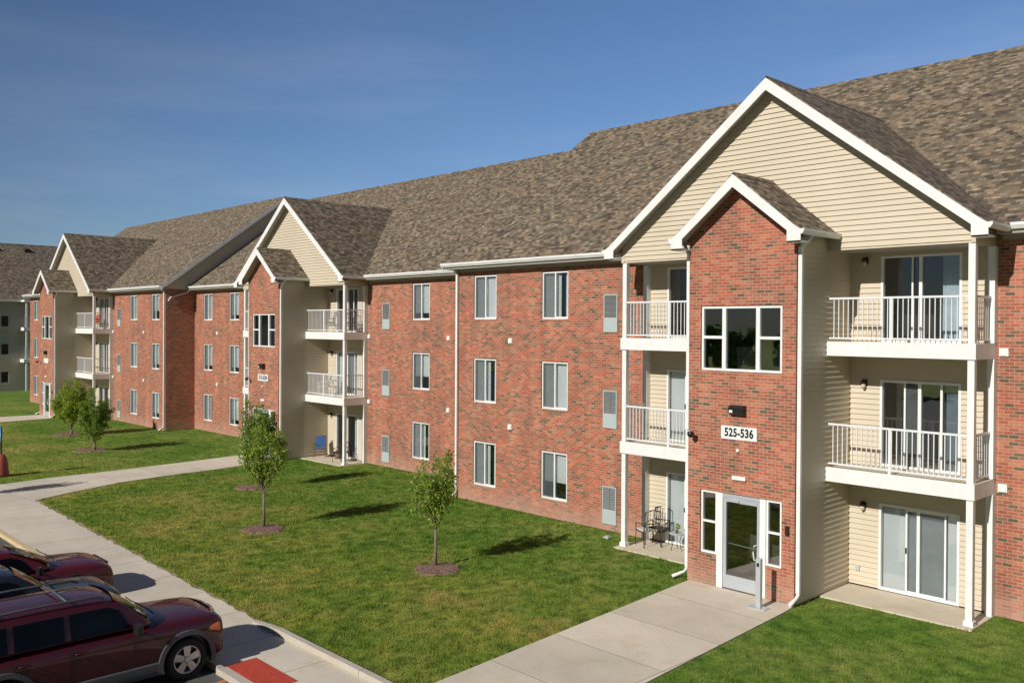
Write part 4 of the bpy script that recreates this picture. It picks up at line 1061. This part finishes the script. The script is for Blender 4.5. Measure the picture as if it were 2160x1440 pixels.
        if two_tone:
            for yy in (fw, rw):
                tr = MB(); ri, ro_ = wr+.072, wr+.15; prev = None
                for k in range(25):
                    a = R(-18+k*216/24); ca, sa = math.cos(a), math.sin(a)
                    yi, zi, yo, zo = yy+ri*ca, max(.24, wr+ri*sa), yy+ro_*ca, max(.24, wr+ro_*sa)
                    nose_pull = .05*max(0, (yo+.45))/.4 if yy == fw and yo > -.45 else 0
                    cur = [(s_*(W-.06-nose_pull), yi, zi), (s_*(W+.038-nose_pull), yi, zi), (s_*(W+.034-nose_pull), yo-.0, zo), (s_*(W-.03-nose_pull), yo, zo)]
                    if prev:
                        for q in range(3): tr.poly([prev[q], cur[q], cur[q+1], prev[q+1]], True)
                    prev = cur
                tr.build('wheel_arch_trim', M['trim'], t)
            MB().box(*sorted((s_*(W-.05), s_*(W+.03))), rw+wr+.12, fw-wr-.12, .24, .46).build('rocker_panel', M['trim'], t, bevel=.02)
            MB().box(*sorted((s_*(W-.08), s_*(W+.10))), rw+wr+.2, fw-wr-.2, .29, .33).build('running_board', M['black'], t, bevel=.01)
        for yy in (fw, rw):
            wh = MB(); cx = s_*(W-.13)
            wh.lathe((cx-.11*s_, yy, wr), (s_, 0, 0), [(wr*.62, 0), (wr*.93, .0), (wr, .03), (wr, .19), (wr*.93, .225), (wr*.66, .225), (wr*.64, .19), (wr*.64, .02)], 36, False)
            wo = wh.build('wheel', M['tyre'], t)
            rm = MB(); rm.lathe((cx, yy, wr), (s_, 0, 0), [(wr*.66, .105), (wr*.655, .115), (wr*.60, .105), (wr*.58, .05)], 36, False); xx = cx+s_*.085
            for k in range(5):
                a = 2*math.pi*k/5+.3; d = Vector((0, math.cos(a), math.sin(a))); e = Vector((0, -math.sin(a), math.cos(a))); c_ = Vector((xx, yy, wr))
                q = [c_+e*.045+d*.03, c_-e*.045+d*.03, c_-e*.068+d*wr*.62, c_+e*.068+d*wr*.62]
                rm.prism([tuple(v_) for v_ in (q if s_ > 0 else q[::-1])], (s_*.022, 0, 0))
            rm.lathe((xx-s_*.01, yy, wr), (s_, 0, 0), [(.06, 0), (.06, .035), (.04, .042)], 16)
            rm.build('rim', M['rim'], wo); MB().lathe((cx, yy, wr), (s_, 0, 0), [(wr*.6, .03), (wr*.6, .04)], 24).build('brake_disc', M['black'], wo)
    # dark underbody / wheel wells
    MB().box(-W+.14, W-.14, -L_+.2, -.22, .22, .8).build('underbody', M['black'], t)
    bp = MB(); pts = []
    for k in range(-6, 7):
        x = k/6*W*.93; pts.append((x, .03-.20*(abs(k)/6)**3))
    for k in range(12):
        a, c_ = pts[k], pts[k+1]; bp.poly([(a[0], a[1], .34), (c_[0], c_[1], .34), (c_[0], c_[1]+.02, .52), (a[0], a[1]+.02, .52)], True); bp.poly([(a[0], a[1]+.02, .52), (c_[0], c_[1]+.02, .52), (c_[0], c_[1]-.12, .56), (a[0], a[1]-.12, .56)], True)
    bp.build('front_bumper', paint_mat if suv else paint_mat, t)
    gr = MB(); 
    for k in range(4): gr.box(-.38, .38, -.09, -.03, .60+k*.055, .635+k*.055)
    gr.box(-.42, .42, -.12, -.06, .58, .82)
    gr.build('grille', M['black'], t)
    if shield:
        sh = MB(); pv = None
        for k in range(-10, 11):
            u = abs(k)/10; x = k/10*W*.80; y = -.03-.17*u**2.4; z = hood-.135-.03*u*u
            cur = [(x, y-.03, z-.05), (x, y+.055, z+.0), (x, y+.015, z+.085), (x, y-.05, z+.095)]
            if pv: 
                for q in range(3): sh.poly([pv[q], cur[q], cur[q+1], pv[q+1]], True)
            pv = cur
        sh.build('bug_shield', M['shield'], t)
    if rack:
        rk = MB()
        for s_ in (-1, 1):
            x = s_*(rwid-.03); rk.tube([(x, wy1-.18, roof+.01), (x, wy1-.3, roof+.06), (x, (wy1+re1)/2, roof+.075), (x, re1+.25, roof+.06), (x, re1+.1, roof+.01)], .022, 6)
        for yy in (wy1-.75, re1+.6): rk.tube([(-rwid+.03, yy, roof+.065), (0, yy, roof+.085), (rwid-.03, yy, roof+.065)], .02, 6)
        rk.build('roof_rack', M['trim'], t)
    return t
make_car('parked_car', 'dark red SUV with black hood shield and roof rack, nearest of the parked cars', (2.97, -13.30, -.11), car_paint('dark_red_paint', (.058, .003, .005)), True, True, True)
make_car('parked_car', 'black car mostly hidden behind the nearest red SUV', (.22, -14.1, -.11), car_paint('black_paint', (.012, .014, .018)), True, False, False, False)
make_car('parked_car', 'red sedan parked beyond the black car with a pale headlight', (-2.55, -13.25, -.11), car_paint('red_paint', (.09, .005, .007)), False, False, False, False)

# ------------------------------------------------------------------ distant trees across the lot (seen in window reflections)
def far_tree(x, y, h, seed):
    rn = random.Random(seed); t = thing('lot_tree', 'broad dark green tree on the far side of the parking lot', 'tree', (x, y, 0), group='trees across the parking lot')
    MB().tube([(0, 0, 0), (0, 0, h*.5)], [.25, .15], 8).build('trunk', M['bark'], t)
    lf = MB()
    cl = [(Vector((rn.gauss(0, h*.17), rn.gauss(0, h*.17), h*rn.uniform(.35, .9))), rn.uniform(.12, .2)*h) for _ in range(16)]
    for n in range(2600):
        c_, r_ = rn.choice(cl); d = Vector((rn.gauss(0, 1), rn.gauss(0, 1), rn.gauss(0, 1))).normalized(); p = c_+d*r_*rn.uniform(.6, 1); s = .22; u = d.orthogonal().normalized()*s; v = d.cross(u)
        lf.poly([p-u, p-v, p+u, p+v])
    lf.build('crown', M['leaf_dark'], t, fix=False); return t
ft = far_tree(-20, -75, 6, 1)
for i, x in enumerate((-46, -72, -98, 4, 30, 58, -33, -60, -85, -27, -40, -53, -12, -5, -66, 12, 21)):
    c_ = copy_tree(ft); c_.location = (x, -68-(i % 3)*4, 0); c_.rotation_euler = (0, 0, i*1.3); c_.scale = (1+.1*(i % 3),)*3

# ------------------------------------------------------------------ camera, light, sky
yaw, pitch, roll = 0.80683, .0078, .0062
import json
CAM = dict(yaw=0.807, pitch=0.008, roll=0.006, f=1886.8, py=703.1, loc=(19.148, -20.828, 6.164))
ya, pi_, ro_ = CAM['yaw'], CAM['pitch'], CAM['roll']
F0 = Vector((-math.sin(ya), math.cos(ya), 0)); Rv = Vector((math.cos(ya), math.sin(ya), 0)); Z = Vector((0, 0, 1))
F = F0*math.cos(pi_)-Z*math.sin(pi_); U = Z*math.cos(pi_)+F0*math.sin(pi_)
R2 = Rv*math.cos(ro_)+U*math.sin(ro_); U2 = U*math.cos(ro_)-Rv*math.sin(ro_)
cd = bpy.data.cameras.new('camera'); cam = bpy.data.objects.new('camera', cd); col.objects.link(cam)
mt = Matrix((R2, U2, -F)).transposed().to_4x4(); mt.translation = CAM['loc']; cam.matrix_world = mt
cd.sensor_width = 36; cd.lens = 36*CAM['f']/2160; cd.shift_y = -(720-CAM['py'])/2160; cd.clip_end = 3000; cd.clip_start = .1
scene.camera = cam
sv = Vector((.065, -1, .60)).normalized()
el = math.asin(sv.z)
sd = bpy.data.lights.new('sun', 'SUN'); so = bpy.data.objects.new('sun', sd); col.objects.link(so)
so.rotation_euler = sv.to_track_quat('Z', 'Y').to_euler(); so.location = (0, -30, 30)
sd.energy = 4.9; sd.angle = R(.5); sd.color = (1, .945, .865)
w = bpy.data.worlds.new('World'); scene.world = w; w.use_nodes = True; nt = w.node_tree
sk = nt.nodes.new('ShaderNodeTexSky'); sk.sky_type = 'NISHITA'; sk.sun_disc = False; sk.sun_elevation = el; sk.sun_rotation = math.atan2(sv.x, sv.y)
sk.air_density = 1.0; sk.dust_density = .3; sk.ozone_density = 3.5; sk.altitude = 200
bg = nt.nodes['Background']; bg.inputs['Strength'].default_value = .078
mx = nt.nodes.new('ShaderNodeMix'); mx.data_type = 'RGBA'; mx.blend_type = 'MULTIPLY'; mx.inputs[0].default_value = 1; mx.inputs[7].default_value = (.87, .955, 1.11, 1)
nt.links.new(sk.outputs[0], mx.inputs[6])
tcw = nt.nodes.new('ShaderNodeTexCoord'); mpw = nt.nodes.new('ShaderNodeMapping'); mpw.inputs['Scale'].default_value = (1, 1, 7); mpw.inputs['Rotation'].default_value = (.12, .1, .3); nt.links.new(tcw.outputs['Generated'], mpw.inputs['Vector'])
nw = noise(nt.nodes, nt.links, mpw.outputs['Vector'], 2.1, 6, .55); rw = ramp(nt.nodes, [(.36, (.93, .97, .99)), (.5, (1, 1, 1)), (.7, (1.32, 1.14, 1.05))]); nt.links.new(nw.outputs['Fac'], rw.inputs['Fac'])
m2 = nt.nodes.new('ShaderNodeMix'); m2.data_type = 'RGBA'; m2.blend_type = 'MULTIPLY'; m2.inputs[0].default_value = 1
nt.links.new(mx.outputs[2], m2.inputs[6]); nt.links.new(rw.outputs['Color'], m2.inputs[7])
# sky dimmed by hand on the sun side to weaken fill light, brightened opposite
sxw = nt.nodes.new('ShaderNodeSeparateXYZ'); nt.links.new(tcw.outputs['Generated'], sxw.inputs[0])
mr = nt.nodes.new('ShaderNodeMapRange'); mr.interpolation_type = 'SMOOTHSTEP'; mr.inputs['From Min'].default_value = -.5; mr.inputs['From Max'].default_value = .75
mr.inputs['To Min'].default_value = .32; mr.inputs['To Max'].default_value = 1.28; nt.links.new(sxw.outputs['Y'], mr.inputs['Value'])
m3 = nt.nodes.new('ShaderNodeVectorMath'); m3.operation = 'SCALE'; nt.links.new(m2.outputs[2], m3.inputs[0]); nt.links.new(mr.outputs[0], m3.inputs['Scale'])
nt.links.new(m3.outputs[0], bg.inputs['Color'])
vs = scene.view_settings; vs.view_transform = 'Standard'; vs.look = 'None'; vs.exposure = -.18; vs.gamma = 1
